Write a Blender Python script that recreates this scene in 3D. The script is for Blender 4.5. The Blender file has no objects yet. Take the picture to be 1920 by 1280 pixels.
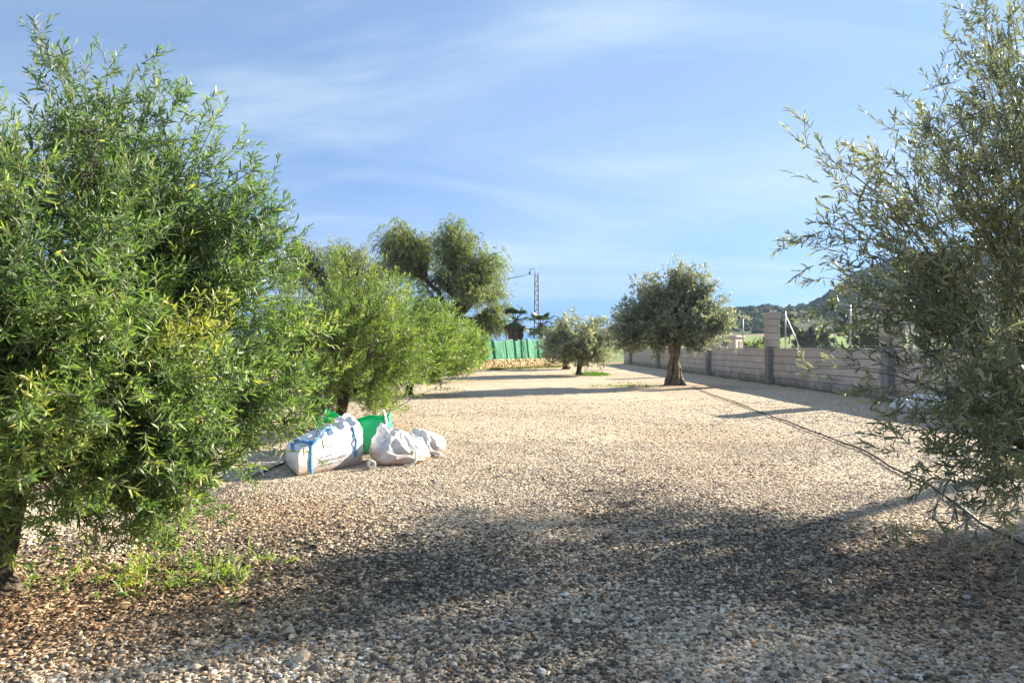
import bpy, math, random
import numpy as np
from mathutils import Vector, Matrix, noise as mnoise

R = math.radians
SC = bpy.context.scene
COL = SC.collection

# ------------------------------------------------------------------ camera
F = 1350.0                 # focal length in pixels of a 1920 wide picture
EYE = 1.30
HOR = 652.0                # picture row of the horizon
cam_d = bpy.data.cameras.new('camera')
cam_d.sensor_width = 36.0
cam_d.lens = F / 1920 * 36
cam_d.clip_start = 0.05
cam_d.clip_end = 12000
cam = bpy.data.objects.new('camera', cam_d)
COL.objects.link(cam)
cam.location = (0, 0, EYE)
cam.rotation_euler = (R(90) + math.atan((HOR - 640) / F), 0, 0)
SC.camera = cam

# ------------------------------------------------------------------ sky, sun, exposure
SUN_DIR = Vector((2.05, 1.60, 1.0)).normalized()      # from the ground towards the sun
SUN_EL = math.asin(SUN_DIR.z)
SUN_AZ = math.atan2(SUN_DIR.x, SUN_DIR.y)             # clockwise from +Y
W = bpy.data.worlds.new('World')
SC.world = W
W.use_nodes = True
nt = W.node_tree
nt.nodes.clear()
def wn(t, **kw):
    n = nt.nodes.new(t)
    for k, v in kw.items():
        setattr(n, k, v)
    return n
def wl(a, b):
    nt.links.new(a, b)
w_out = wn('ShaderNodeOutputWorld')
w_bg = wn('ShaderNodeBackground')
w_bg.inputs['Strength'].default_value = 0.047
sky = wn('ShaderNodeTexSky', sky_type='NISHITA')
sky.sun_disc = False
sky.sun_elevation = SUN_EL
sky.sun_rotation = SUN_AZ
sky.altitude = 300
sky.air_density = 1.0
sky.dust_density = 0.35
sky.ozone_density = 2.6
tc = wn('ShaderNodeTexCoord')
sep = wn('ShaderNodeSeparateXYZ')
wl(tc.outputs['Generated'], sep.inputs[0])
zz = wn('ShaderNodeMath', operation='ADD'); zz.inputs[1].default_value = 0.16
# the low sky keeps the clear blue of the photograph: look the sky up a little higher than the view
sk_z = wn('ShaderNodeMath', operation='MULTIPLY_ADD'); sk_z.inputs[1].default_value = 0.68; sk_z.inputs[2].default_value = 0.34
sk_c = wn('ShaderNodeCombineXYZ')
wl(sep.outputs['X'], sk_c.inputs[0]); wl(sep.outputs['Y'], sk_c.inputs[1]); wl(sep.outputs['Z'], sk_z.inputs[0]); wl(sk_z.outputs[0], sk_c.inputs[2])
sk_n = wn('ShaderNodeVectorMath', operation='NORMALIZE'); wl(sk_c.outputs[0], sk_n.inputs[0]); wl(sk_n.outputs[0], sky.inputs['Vector'])
zmax = wn('ShaderNodeMath', operation='MAXIMUM'); zmax.inputs[1].default_value = 0.0
wl(sep.outputs['Z'], zmax.inputs[0]); wl(zmax.outputs[0], zz.inputs[0])
dx = wn('ShaderNodeMath', operation='DIVIDE'); dy = wn('ShaderNodeMath', operation='DIVIDE')
wl(sep.outputs['X'], dx.inputs[0]); wl(zz.outputs[0], dx.inputs[1])
wl(sep.outputs['Y'], dy.inputs[0]); wl(zz.outputs[0], dy.inputs[1])
cmb = wn('ShaderNodeCombineXYZ')
wl(dx.outputs[0], cmb.inputs[0]); wl(dy.outputs[0], cmb.inputs[1])
mp = wn('ShaderNodeMapping')
mp.inputs['Rotation'].default_value = (0, 0, R(-58))
mp.inputs['Scale'].default_value = (0.62, 1.35, 1)
mp.inputs['Location'].default_value = (1.7, 2.35, 0)
wl(cmb.outputs[0], mp.inputs['Vector'])
n1 = wn('ShaderNodeTexNoise'); n1.inputs['Scale'].default_value = 1.0; n1.inputs['Detail'].default_value = 11
n1.inputs['Roughness'].default_value = 0.60; n1.inputs['Distortion'].default_value = 0.7
wl(mp.outputs[0], n1.inputs['Vector'])
n2 = wn('ShaderNodeTexNoise'); n2.inputs['Scale'].default_value = 0.45; n2.inputs['Detail'].default_value = 3
wl(cmb.outputs[0], n2.inputs['Vector'])
m1 = wn('ShaderNodeMapRange'); m1.inputs['From Min'].default_value = 0.40; m1.inputs['From Max'].default_value = 0.74
m1.inputs['To Max'].default_value = 0.5; m1.interpolation_type = 'SMOOTHSTEP'
wl(n1.outputs['Fac'], m1.inputs['Value'])
m2 = wn('ShaderNodeMapRange'); m2.inputs['From Min'].default_value = 0.30; m2.inputs['From Max'].default_value = 0.72
m2.inputs['To Min'].default_value = 0.18; m2.inputs['To Max'].default_value = 0.55; m2.interpolation_type = 'SMOOTHSTEP'
wl(n2.outputs['Fac'], m2.inputs['Value'])
cl = wn('ShaderNodeMath', operation='ADD', use_clamp=True)
wl(m1.outputs[0], cl.inputs[0]); wl(m2.outputs[0], cl.inputs[1])
# cirrus thins out low over the horizon
hz = wn('ShaderNodeMapRange'); hz.inputs['From Min'].default_value = 0.0; hz.inputs['From Max'].default_value = 0.10
hz.inputs['To Min'].default_value = 0.25; hz.inputs['To Max'].default_value = 1.0; hz.interpolation_type = 'SMOOTHSTEP'
wl(sep.outputs['Z'], hz.inputs['Value'])
cf = wn('ShaderNodeMath', operation='MULTIPLY', use_clamp=True)
wl(cl.outputs[0], cf.inputs[0]); wl(hz.outputs[0], cf.inputs[1])
tint = wn('ShaderNodeMix', data_type='RGBA', blend_type='MULTIPLY')
tint.inputs['Factor'].default_value = 1.0
tint.inputs['B'].default_value = (0.64, 0.92, 1.22, 1)
wl(sky.outputs[0], tint.inputs['A'])
mixc = wn('ShaderNodeMix', data_type='RGBA')
wl(cf.outputs[0], mixc.inputs['Factor'])
wl(tint.outputs['Result'], mixc.inputs['A'])
mixc.inputs['B'].default_value = (3.6, 4.45, 5.3, 1)
wl(mixc.outputs['Result'], w_bg.inputs['Color'])
wl(w_bg.outputs[0], w_out.inputs['Surface'])

sun_d = bpy.data.lights.new('sun', 'SUN')
sun_d.energy = 5.0
sun_d.angle = R(0.5)
sun_d.color = (1.0, 0.89, 0.72)
sun = bpy.data.objects.new('sun', sun_d)
COL.objects.link(sun)
sun.rotation_euler = SUN_DIR.to_track_quat('Z', 'Y').to_euler()
sun.location = (20, 16, 30)

SC.view_settings.view_transform = 'Standard'
SC.view_settings.look = 'None'
SC.view_settings.exposure = 2.0
SC.view_settings.gamma = 1.0
SC.view_settings.use_curve_mapping = False
SC.render.engine = 'CYCLES'
SC.cycles.max_bounces = 10
SC.cycles.diffuse_bounces = 6
SC.cycles.transmission_bounces = 8
SC.cycles.transparent_max_bounces = 8

# ------------------------------------------------------------------ helpers
def at(x, y, D):
    """world point seen at picture pixel (x, y) of the 1920x1280 photograph at depth D"""
    return Vector(((x - 960) / F * D, D, EYE - (y - HOR) / F * D))
def ground_at(x, y):
    D = F * EYE / (y - HOR)
    return Vector(((x - 960) / F * D, D, 0))

def tag(o, label=None, cat=None, group=None, kind=None):
    if label: o['label'] = label
    if cat: o['category'] = cat
    if group: o['group'] = group
    if kind: o['kind'] = kind
    return o
def empty(name, loc, rz=0.0):
    o = bpy.data.objects.new(name, None)
    o.location = loc
    o.rotation_euler = (0, 0, rz)
    o.empty_display_size = 0.2
    COL.objects.link(o)
    return o
def link(name, me, parent=None, loc=None, rot=None):
    o = bpy.data.objects.new(name, me)
    COL.objects.link(o)
    if parent is not None: o.parent = parent
    if loc is not None: o.location = loc
    if rot is not None: o.rotation_euler = rot
    return o
def smooth(me):
    me.polygons.foreach_set('use_smooth', np.ones(len(me.polygons), dtype=bool))
def mesh(name, verts, faces, mat=None, sm=False):
    me = bpy.data.meshes.new(name)
    me.from_pydata([tuple(v) for v in verts], [], faces)
    if mat: me.materials.append(mat)
    if sm: smooth(me)
    me.update()
    return me
def np_mesh(name, V, faces_flat, sizes, mat=None, attrs=None, sm=False):
    """fast mesh: V (n,3), flat loop index array, face sizes"""
    me = bpy.data.meshes.new(name)
    V = np.asarray(V, dtype=np.float32)
    me.vertices.add(len(V)); me.vertices.foreach_set('co', V.ravel())
    fl = np.asarray(faces_flat, dtype=np.int32); sz = np.asarray(sizes, dtype=np.int32)
    me.loops.add(len(fl)); me.loops.foreach_set('vertex_index', fl)
    me.polygons.add(len(sz))
    st = np.zeros(len(sz), dtype=np.int32); st[1:] = np.cumsum(sz)[:-1]
    me.polygons.foreach_set('loop_start', st)
    if attrs:
        for k, (typ, arr) in attrs.items():
            a = me.attributes.new(k, typ, 'POINT')
            key = {'FLOAT': 'value', 'FLOAT_VECTOR': 'vector', 'FLOAT_COLOR': 'color'}[typ]
            a.data.foreach_set(key, np.asarray(arr, dtype=np.float32).ravel())
    if sm and len(sz): me.polygons.foreach_set('use_smooth', np.ones(len(sz), dtype=bool))
    if mat: me.materials.append(mat)
    me.update(calc_edges=True)
    me.validate()
    return me

class MB:
    """collects boxes and tubes into one mesh"""
    def __init__(s): s.v = []; s.f = []
    def box(s, c, d, rz=0.0, bev=0.0):
        b = len(s.v)
        cx, cy, cz = c; x, y, z = d[0] / 2, d[1] / 2, d[2] / 2
        co, si = math.cos(rz), math.sin(rz)
        def put(px, py, pz): s.v.append((cx + px * co - py * si, cy + px * si + py * co, cz + pz))
        if bev <= 0:
            for k in (-1, 1):
                for j in (-1, 1):
                    for i in (-1, 1): put(i * x, j * y, k * z)
            for q in ((0, 2, 3, 1), (4, 5, 7, 6), (0, 1, 5, 4), (2, 6, 7, 3), (0, 4, 6, 2), (1, 3, 7, 5)):
                s.f.append([b + t for t in q])
        else:
            # four stacked rings give chamfered top and bottom edges
            for (zz_, m) in ((-z, bev), (-z + bev, 0), (z - bev, 0), (z, bev)):
                for (i, j) in ((-1, -1), (1, -1), (1, 1), (-1, 1)): put(i * (x - m), j * (y - m), zz_)
            for k in range(3):
                for i in range(4):
                    n = (i + 1) % 4
                    s.f.append([b + k * 4 + i, b + k * 4 + n, b + k * 4 + 4 + n, b + k * 4 + 4 + i])
            s.f.append([b + 3, b + 2, b + 1, b]); s.f.append([b + 12, b + 13, b + 14, b + 15])
        return s
    def tube(s, pts, rad, n=6, rough=0.0, seed=0, cap=True):
        pts = [Vector(p) for p in pts]
        if not hasattr(rad, '__len__'): rad = [rad] * len(pts)
        b = len(s.v)
        up = Vector((0.13, 0.21, 0.97)).normalized()
        t0 = (pts[1] - pts[0]).normalized()
        if abs(t0.dot(up)) > 0.9: up = Vector((1, 0.1, 0)).normalized()
        nrm = (up - t0 * up.dot(t0)).normalized()
        for i, p in enumerate(pts):
            t = (pts[min(i + 1, len(pts) - 1)] - pts[max(i - 1, 0)]).normalized()
            nrm = (nrm - t * nrm.dot(t)).normalized()
            bi = t.cross(nrm)
            for k in range(n):
                a = 2 * math.pi * k / n
                d = nrm * math.cos(a) + bi * math.sin(a)
                r = rad[i]
                if rough:
                    q = p + d * r
                    r *= 1 + rough * mnoise.noise(Vector((q.x * 9 + seed, q.y * 9, q.z * 3.5)))
                s.v.append(tuple(p + d * r))
        for i in range(len(pts) - 1):
            for k in range(n):
                k2 = (k + 1) % n
                s.f.append([b + i * n + k, b + i * n + k2, b + (i + 1) * n + k2, b + (i + 1) * n + k])
        if cap:
            s.f.append([b + k for k in reversed(range(n))])
            e = b + (len(pts) - 1) * n
            s.f.append([e + k for k in range(n)])
        return s
    def mesh(s, name, mat, sm=False): return mesh(name, s.v, s.f, mat, sm)
    def build(s, name, mat, parent=None, sm=False): return link(name, s.mesh(name, mat, sm), parent)

# ------------------------------------------------------------------ materials
def new_mat(name):
    m = bpy.data.materials.new(name)
    m.use_nodes = True
    t = m.node_tree
    b = t.nodes['Principled BSDF']
    return m, t, b
def ramp(t, fac, stops):
    r = t.nodes.new('ShaderNodeValToRGB')
    e = r.color_ramp.elements
    while len(e) < len(stops): e.new(0.5)
    for k, (p, c) in enumerate(stops):
        e[k].position = p; e[k].color = (*c, 1)
    t.links.new(fac, r.inputs[0])
    return r
def noise_node(t, scale, detail=4, rough=0.55, vec=None, dist=0.0):
    n = t.nodes.new('ShaderNodeTexNoise')
    n.inputs['Scale'].default_value = scale; n.inputs['Detail'].default_value = detail
    n.inputs['Roughness'].default_value = rough; n.inputs['Distortion'].default_value = dist
    if vec is None:
        g = t.nodes.new('ShaderNodeTexCoord'); vec = g.outputs['Object']
    t.links.new(vec, n.inputs['Vector'])
    return n
def bump(t, b, h, strength=0.4, dist=0.01):
    u = t.nodes.new('ShaderNodeBump')
    u.inputs['Strength'].default_value = strength; u.inputs['Distance'].default_value = dist
    t.links.new(h, u.inputs['Height']); t.links.new(u.outputs[0], b.inputs['Normal'])
    return u
def simple(name, c1, c2, scale=8.0, rough=0.8, bstr=0.3, bdist=0.01, spec=0.3, metal=0.0, detail=5):
    m, t, b = new_mat(name)
    n = noise_node(t, scale, detail)
    r = ramp(t, n.outputs['Fac'], [(0.3, c1), (0.7, c2)])
    t.links.new(r.outputs[0], b.inputs['Base Color'])
    b.inputs['Roughness'].default_value = rough
    b.inputs['Specular IOR Level'].default_value = spec
    b.inputs['Metallic'].default_value = metal
    if bstr: bump(t, b, n.outputs['Fac'], bstr, bdist)
    return m

def leaf_mat(name, stops, under, trans=0.35, rough=0.5, tcol=(0.98, 1.2, 0.45)):
    """two sided leaf: tinted leaf by leaf, grey underside, lets light through"""
    m, t, b = new_mat(name)
    a = t.nodes.new('ShaderNodeAttribute'); a.attribute_name = 'tint'
    r = ramp(t, a.outputs['Fac'], stops)
    g = t.nodes.new('ShaderNodeNewGeometry')
    mx = t.nodes.new('ShaderNodeMix'); mx.data_type = 'RGBA'
    t.links.new(g.outputs['Backfacing'], mx.inputs['Factor'])
    t.links.new(r.outputs[0], mx.inputs['A']); mx.inputs['B'].default_value = (*under, 1)
    t.links.new(mx.outputs['Result'], b.inputs['Base Color'])
    b.inputs['Roughness'].default_value = rough
    b.inputs['Specular IOR Level'].default_value = 0.35
    tr = t.nodes.new('ShaderNodeBsdfTranslucent')
    tm = t.nodes.new('ShaderNodeMix'); tm.data_type = 'RGBA'; tm.blend_type = 'MULTIPLY'
    tm.inputs['Factor'].default_value = 1.0
    t.links.new(r.outputs[0], tm.inputs['A']); tm.inputs['B'].default_value = (*tcol, 1)
    t.links.new(tm.outputs['Result'], tr.inputs['Color'])
    ms = t.nodes.new('ShaderNodeMixShader'); ms.inputs[0].default_value = trans
    t.links.new(b.outputs[0], ms.inputs[1]); t.links.new(tr.outputs[0], ms.inputs[2])
    t.links.new(ms.outputs[0], t.nodes['Material Output'].inputs['Surface'])
    return m

M = {}
M['leaf_fresh'] = leaf_mat('olive_leaf_fresh', [(0.0, (0.063, 0.107, 0.051)), (0.45, (0.132, 0.210, 0.076)), (0.8, (0.226, 0.311, 0.090)), (1.0, (0.439, 0.403, 0.110))], (0.293, 0.323, 0.226), 0.42, 0.52)
M['leaf_grey'] = leaf_mat('olive_leaf_grey', [(0.0, (0.101, 0.124, 0.084)), (0.5, (0.177, 0.209, 0.124)), (0.85, (0.297, 0.316, 0.164)), (1.0, (0.430, 0.392, 0.189))], (0.455, 0.462, 0.392), 0.44, 0.36, (0.95, 1.0, 0.70))
M['leaf_lime'] = leaf_mat('olive_leaf_lime', [(0.0, (0.065, 0.099, 0.031)), (0.5, (0.159, 0.230, 0.059)), (0.85, (0.260, 0.325, 0.083)), (1.0, (0.401, 0.389, 0.106))], (0.260, 0.289, 0.153), 0.44)
M['leaf_silver'] = leaf_mat('olive_leaf_silver', [(0.0, (0.119, 0.140, 0.097)), (0.5, (0.226, 0.253, 0.166)), (0.85, (0.376, 0.395, 0.239)), (1.0, (0.502, 0.502, 0.289))], (0.526, 0.533, 0.464), 0.42, 0.5, (1.0, 1.06, 0.75))
M['leaf_pepper'] = leaf_mat('pepper_leaf', [(0.0, (0.085, 0.105, 0.045)), (0.5, (0.175, 0.20, 0.08)), (0.85, (0.28, 0.29, 0.13)), (1.0, (0.36, 0.33, 0.20))], (0.22, 0.24, 0.13), 0.48)
M['leaf_dry'] = leaf_mat('dry_brush_leaf', [(0.0, (0.12, 0.125, 0.07)), (0.5, (0.23, 0.225, 0.135)), (1.0, (0.36, 0.33, 0.22))], (0.27, 0.26, 0.18), 0.45)
M['leaf_dark'] = leaf_mat('dark_tree_leaf', [(0.0, (0.022, 0.040, 0.016)), (0.6, (0.04, 0.066, 0.024)), (1.0, (0.08, 0.11, 0.035))], (0.05, 0.07, 0.035), 0.2)
M['grass'] = leaf_mat('grass_blade', [(0.0, (0.05, 0.11, 0.015)), (0.6, (0.11, 0.21, 0.025)), (1.0, (0.22, 0.25, 0.06))], (0.10, 0.18, 0.03), 0.4)
M['dead_grass'] = leaf_mat('dry_grass_blade', [(0.0, (0.12, 0.11, 0.035)), (0.6, (0.20, 0.18, 0.06)), (1.0, (0.33, 0.27, 0.12))], (0.2, 0.18, 0.08), 0.3)
M['litter'] = leaf_mat('fallen_leaf', [(0.0, (0.06, 0.035, 0.02)), (0.5, (0.17, 0.10, 0.055)), (1.0, (0.32, 0.22, 0.13))], (0.2, 0.14, 0.09), 0.1)
M['bark'] = simple('olive_bark', (0.035, 0.028, 0.021), (0.12, 0.095, 0.072), 18, 0.95, 0.9, 0.02)
M['bark_pale'] = simple('old_olive_bark', (0.10, 0.075, 0.05), (0.30, 0.235, 0.165), 9, 0.95, 0.9, 0.05)
M['bark_dark'] = simple('pepper_bark', (0.025, 0.020, 0.016), (0.075, 0.06, 0.045), 3, 0.95, 0.6, 0.05)
M['twig'] = simple('olive_twig', (0.10, 0.09, 0.06), (0.20, 0.18, 0.13), 20, 0.9, 0.0)
M['metal'] = simple('galvanised_steel', (0.40, 0.41, 0.41), (0.58, 0.58, 0.57), 14, 0.55, 0.1, 0.002, 0.5, 0.55)
M['wire'] = simple('fence_wire', (0.30, 0.31, 0.31), (0.45, 0.45, 0.44), 14, 0.6, 0.0, 0.002, 0.5, 0.3)
M['black_pipe'] = simple('black_polyethylene', (0.012, 0.012, 0.013), (0.045, 0.042, 0.038), 12, 0.55, 0.05)
M['cable'] = simple('black_cable', (0.015, 0.015, 0.016), (0.03, 0.03, 0.03), 12, 0.6, 0.0)

def block_mat(name, c1, c2, c3):
    m, t, b = new_mat(name)
    oi = t.nodes.new('ShaderNodeObjectInfo')
    g = t.nodes.new('ShaderNodeNewGeometry')
    big = noise_node(t, 0.8, 5, 0.6, g.outputs['Position'])
    fine = noise_node(t, 55, 4, 0.7, g.outputs['Position'])
    r1 = ramp(t, big.outputs['Fac'], [(0.3, c1), (0.7, c2)])
    mx = t.nodes.new('ShaderNodeMix'); mx.data_type = 'RGBA'
    mr = t.nodes.new('ShaderNodeMath'); mr.operation = 'MULTIPLY'; mr.inputs[1].default_value = 0.85
    t.links.new(oi.outputs['Random'], mr.inputs[0])
    t.links.new(mr.outputs[0], mx.inputs['Factor'])
    t.links.new(r1.outputs[0], mx.inputs['A']); mx.inputs['B'].default_value = (*c3, 1)
    m2 = t.nodes.new('ShaderNodeMix'); m2.data_type = 'RGBA'; m2.blend_type = 'OVERLAY'
    m2.inputs['Factor'].default_value = 0.45
    r2 = ramp(t, fine.outputs['Fac'], [(0.3, (0.25, 0.25, 0.25)), (0.7, (0.75, 0.75, 0.75))])
    t.links.new(mx.outputs['Result'], m2.inputs['A']); t.links.new(r2.outputs[0], m2.inputs['B'])
    # splash-back of soil along the foot of the wall
    sp = t.nodes.new('ShaderNodeSeparateXYZ'); t.links.new(g.outputs['Position'], sp.inputs[0])
    nz = noise_node(t, 2.2, 4, 0.6, g.outputs['Position'])
    sm_ = t.nodes.new('ShaderNodeMath'); sm_.operation = 'MULTIPLY_ADD'; sm_.inputs[1].default_value = -0.7; 
    t.links.new(nz.outputs['Fac'], sm_.inputs[0]); t.links.new(sp.outputs['Z'], sm_.inputs[2])
    mr2 = t.nodes.new('ShaderNodeMapRange'); mr2.inputs['From Min'].default_value = -0.28; mr2.inputs['From Max'].default_value = 0.05
    mr2.inputs['To Min'].default_value = 0.75; mr2.inputs['To Max'].default_value = 0.0
    t.links.new(sm_.outputs[0], mr2.inputs['Value'])
    m3 = t.nodes.new('ShaderNodeMix'); m3.data_type = 'RGBA'
    t.links.new(mr2.outputs[0], m3.inputs['Factor']); t.links.new(m2.outputs['Result'], m3.inputs['A'])
    m3.inputs['B'].default_value = (0.15, 0.135, 0.10, 1)
    t.links.new(m3.outputs['Result'], b.inputs['Base Color'])
    b.inputs['Roughness'].default_value = 0.95; b.inputs['Specular IOR Level'].default_value = 0.15
    bump(t, b, fine.outputs['Fac'], 0.5, 0.006)
    return m
M['block'] = block_mat('concrete_block', (0.56, 0.455, 0.39), (0.70, 0.58, 0.50), (0.50, 0.42, 0.365))
M['pillar'] = block_mat('pillar_block', (0.42, 0.355, 0.31), (0.52, 0.45, 0.395), (0.40, 0.35, 0.31))
M['mortar'] = simple('mortar', (0.24, 0.205, 0.175), (0.33, 0.285, 0.245), 20, 0.95, 0.3)
M['coping'] = simple('coping_concrete', (0.50, 0.47, 0.42), (0.66, 0.63, 0.57), 9, 0.9, 0.3)
M['concrete'] = simple('grey_concrete', (0.19, 0.185, 0.18), (0.30, 0.29, 0.28), 7, 0.92, 0.4)

def stone_ramp_mat():
    m, t, b = new_mat('yellow_stone')
    oi = t.nodes.new('ShaderNodeObjectInfo')
    n = noise_node(t, 9, 5)
    r = ramp(t, oi.outputs['Random'], [(0.0, (0.46, 0.34, 0.18)), (0.4, (0.58, 0.45, 0.26)), (0.75, (0.66, 0.55, 0.36)), (1.0, (0.42, 0.33, 0.21))])
    m2 = t.nodes.new('ShaderNodeMix'); m2.data_type = 'RGBA'; m2.blend_type = 'OVERLAY'; m2.inputs['Factor'].default_value = 0.5
    t.links.new(r.outputs[0], m2.inputs['A']); t.links.new(n.outputs['Fac'], m2.inputs['B'])
    t.links.new(m2.outputs['Result'], b.inputs['Base Color'])
    b.inputs['Roughness'].default_value = 0.95; b.inputs['Specular IOR Level'].default_value = 0.15
    bump(t, b, n.outputs['Fac'], 0.6, 0.03)
    return m
M['yellow_stone'] = stone_ramp_mat()
M['earth'] = simple('packed_earth', (0.24, 0.165, 0.095), (0.36, 0.26, 0.16), 3, 0.95, 0.4)

# ------------------------------------------------------------------ ground tones shared by the sheet and the stones
T1 = (-2.72, 3.83); R1 = (3.15, 3.95)
def fbm(x, y, sc, seed, octv=4):
    """cheap vectorised value noise, 0..1"""
    x = np.asarray(x, float) * sc; y = np.asarray(y, float) * sc
    out = np.zeros_like(x); amp = 1.0; tot = 0.0
    for o in range(octv):
        xi = np.floor(x).astype(np.int64); yi = np.floor(y).astype(np.int64)
        fx = x - xi; fy = y - yi
        fx = fx * fx * (3 - 2 * fx); fy = fy * fy * (3 - 2 * fy)
        def h(a, b):
            n = (a * 374761393 + b * 668265263 + (seed + o * 17) * 2147483647) & 0x7fffffff
            n = ((n ^ (n >> 13)) * 1274126177) & 0x7fffffff
            n = n ^ (n >> 16)
            return (n & 0xffff) / 65535.0
        v = (h(xi, yi) * (1 - fx) + h(xi + 1, yi) * fx) * (1 - fy) + (h(xi, yi + 1) * (1 - fx) + h(xi + 1, yi + 1) * fx) * fy
        out += v * amp; tot += amp
        amp *= 0.5; x = x * 2.03 + 11.3; y = y * 2.03 + 5.7
    return out / tot
def smst(a, b, x):
    t = np.clip((x - a) / (b - a), 0, 1)
    return t * t * (3 - 2 * t)
def soil_mask(x, y):
    """bare reddish soil round the tree feet, and in worn patches"""
    x = np.asarray(x, float); y = np.asarray(y, float)
    n = fbm(x, y, 1.3, 5)
    m = np.zeros_like(x)
    for (cx, cy, rx, ry, a) in ((-2.4, 3.6, 1.5, 0.9, 1.0), (-1.75, 5.6, 0.8, 0.8, 0.75), (2.9, 4.5, 1.0, 0.75, 1.0), (2.3, 3.3, 1.3, 0.8, 0.6),
                                (0.35, 5.6, 0.9, 0.5, 0.35), (2.1, 7.4, 1.3, 1.3, 0.35), (3.2, 10.5, 1.6, 2.0, 0.4), (5.6, 23.8, 2.6, 1.5, 0.7), (-2.8, 11.6, 1.4, 1.4, 0.8)):
        d = np.sqrt(((x - cx) / rx) ** 2 + ((y - cy) / ry) ** 2)
        m = np.maximum(m, a * (1 - smst(0.35, 1.25, d + (n - 0.5) * 0.9)))
    return np.clip(m, 0, 1)
def dark_shade_mask(x, y):
    """where dark stones lie thicker; two near patches deepen the tree shade by colour"""
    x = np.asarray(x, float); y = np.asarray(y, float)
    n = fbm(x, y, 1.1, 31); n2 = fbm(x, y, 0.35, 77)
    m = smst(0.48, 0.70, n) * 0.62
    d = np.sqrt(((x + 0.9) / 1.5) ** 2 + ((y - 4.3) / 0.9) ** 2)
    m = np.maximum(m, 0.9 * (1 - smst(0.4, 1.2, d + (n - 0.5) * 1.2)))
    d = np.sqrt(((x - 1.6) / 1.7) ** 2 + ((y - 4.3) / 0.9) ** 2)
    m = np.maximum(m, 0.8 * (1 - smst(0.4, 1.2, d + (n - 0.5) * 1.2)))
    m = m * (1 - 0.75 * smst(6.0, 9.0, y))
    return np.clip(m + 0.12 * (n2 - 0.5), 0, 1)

def tri_grid(xs, ys, zfun):
    X, Y = np.meshgrid(xs, ys)
    V = np.stack([X.ravel(), Y.ravel(), zfun(X.ravel(), Y.ravel())], 1)
    nx, ny = len(xs), len(ys)
    i = np.arange(nx - 1)[None, :] + nx * np.arange(ny - 1)[:, None]
    q = np.stack([i, i + 1, i + nx + 1, i + nx], -1).reshape(-1, 4)
    return V, q
def relief(x, y):
    """very gentle unevenness of the gravel yard"""
    return 0.035 * (fbm(x, y, 0.45, 3, 3) - 0.5) + 0.02 * (fbm(x, y, 1.6, 9, 2) - 0.5)

# ------------------------------------------------------------------ the gravel yard
def ground_material():
    m, t, b = new_mat('gravel_ground')
    tcn = t.nodes.new('ShaderNodeTexCoord'); P = tcn.outputs['Object']
    v = t.nodes.new('ShaderNodeTexVoronoi'); v.inputs['Scale'].default_value = 34; v.inputs['Randomness'].default_value = 1.0
    t.links.new(P, v.inputs['Vector'])
    sv = t.nodes.new('ShaderNodeSeparateColor'); t.links.new(v.outputs['Color'], sv.inputs[0])
    stone = ramp(t, sv.outputs[0], [(0.0, (0.20, 0.165, 0.13)), (0.22, (0.37, 0.305, 0.225)), (0.6, (0.54, 0.455, 0.345)), (1.0, (0.70, 0.615, 0.49))])
    big = noise_node(t, 0.30, 6, 0.6, P)
    tone = ramp(t, big.outputs['Fac'], [(0.30, (0.86, 0.80, 0.74)), (0.55, (1.0, 0.965, 0.92)), (0.75, (1.06, 1.04, 1.02))])
    mm = t.nodes.new('ShaderNodeMix'); mm.data_type = 'RGBA'; mm.blend_type = 'MULTIPLY'; mm.inputs['Factor'].default_value = 1
    t.links.new(stone.outputs[0], mm.inputs['A']); t.links.new(tone.outputs[0], mm.inputs['B'])
    a = t.nodes.new('ShaderNodeAttribute'); a.attribute_name = 'soil'
    ns = noise_node(t, 30, 5, 0.65, P)
    soilc = ramp(t, ns.outputs['Fac'], [(0.3, (0.18, 0.115, 0.07)), (0.7, (0.37, 0.265, 0.17))])
    mx = t.nodes.new('ShaderNodeMix'); mx.data_type = 'RGBA'
    sf = t.nodes.new('ShaderNodeMath'); sf.operation = 'MULTIPLY'; sf.inputs[1].default_value = 0.85
    t.links.new(a.outputs['Fac'], sf.inputs[0])
    t.links.new(sf.outputs[0], mx.inputs['Factor'])
    t.links.new(mm.outputs['Result'], mx.inputs['A']); t.links.new(soilc.outputs[0], mx.inputs['B'])
    t.links.new(mx.outputs['Result'], b.inputs['Base Color'])
    b.inputs['Roughness'].default_value = 0.95; b.inputs['Specular IOR Level'].default_value = 0.12
    inv = t.nodes.new('ShaderNodeMath'); inv.operation = 'SUBTRACT'; inv.inputs[0].default_value = 1
    t.links.new(v.outputs['Distance'], inv.inputs[1])
    bump(t, b, inv.outputs[0], 0.9, 0.02)
    return m
M['ground'] = ground_material()
xs = np.concatenate([np.arange(-34, -6, 1.0), np.arange(-6, 9.31, 0.18)])
ys = np.concatenate([np.arange(-14, 1, 1.0), np.arange(1, 16, 0.18), np.arange(16, 62, 0.6)])
V, Q = tri_grid(xs, ys, relief)
me = np_mesh('gravel_ground', V, Q.ravel(), np.full(len(Q), 4), M['ground'], {'soil': ('FLOAT', soil_mask(V[:, 0], V[:, 1]))}, True)
tag(link('gravel_ground', me), 'pale beige gravel yard between the two rows of olive trees', kind='structure')

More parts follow.
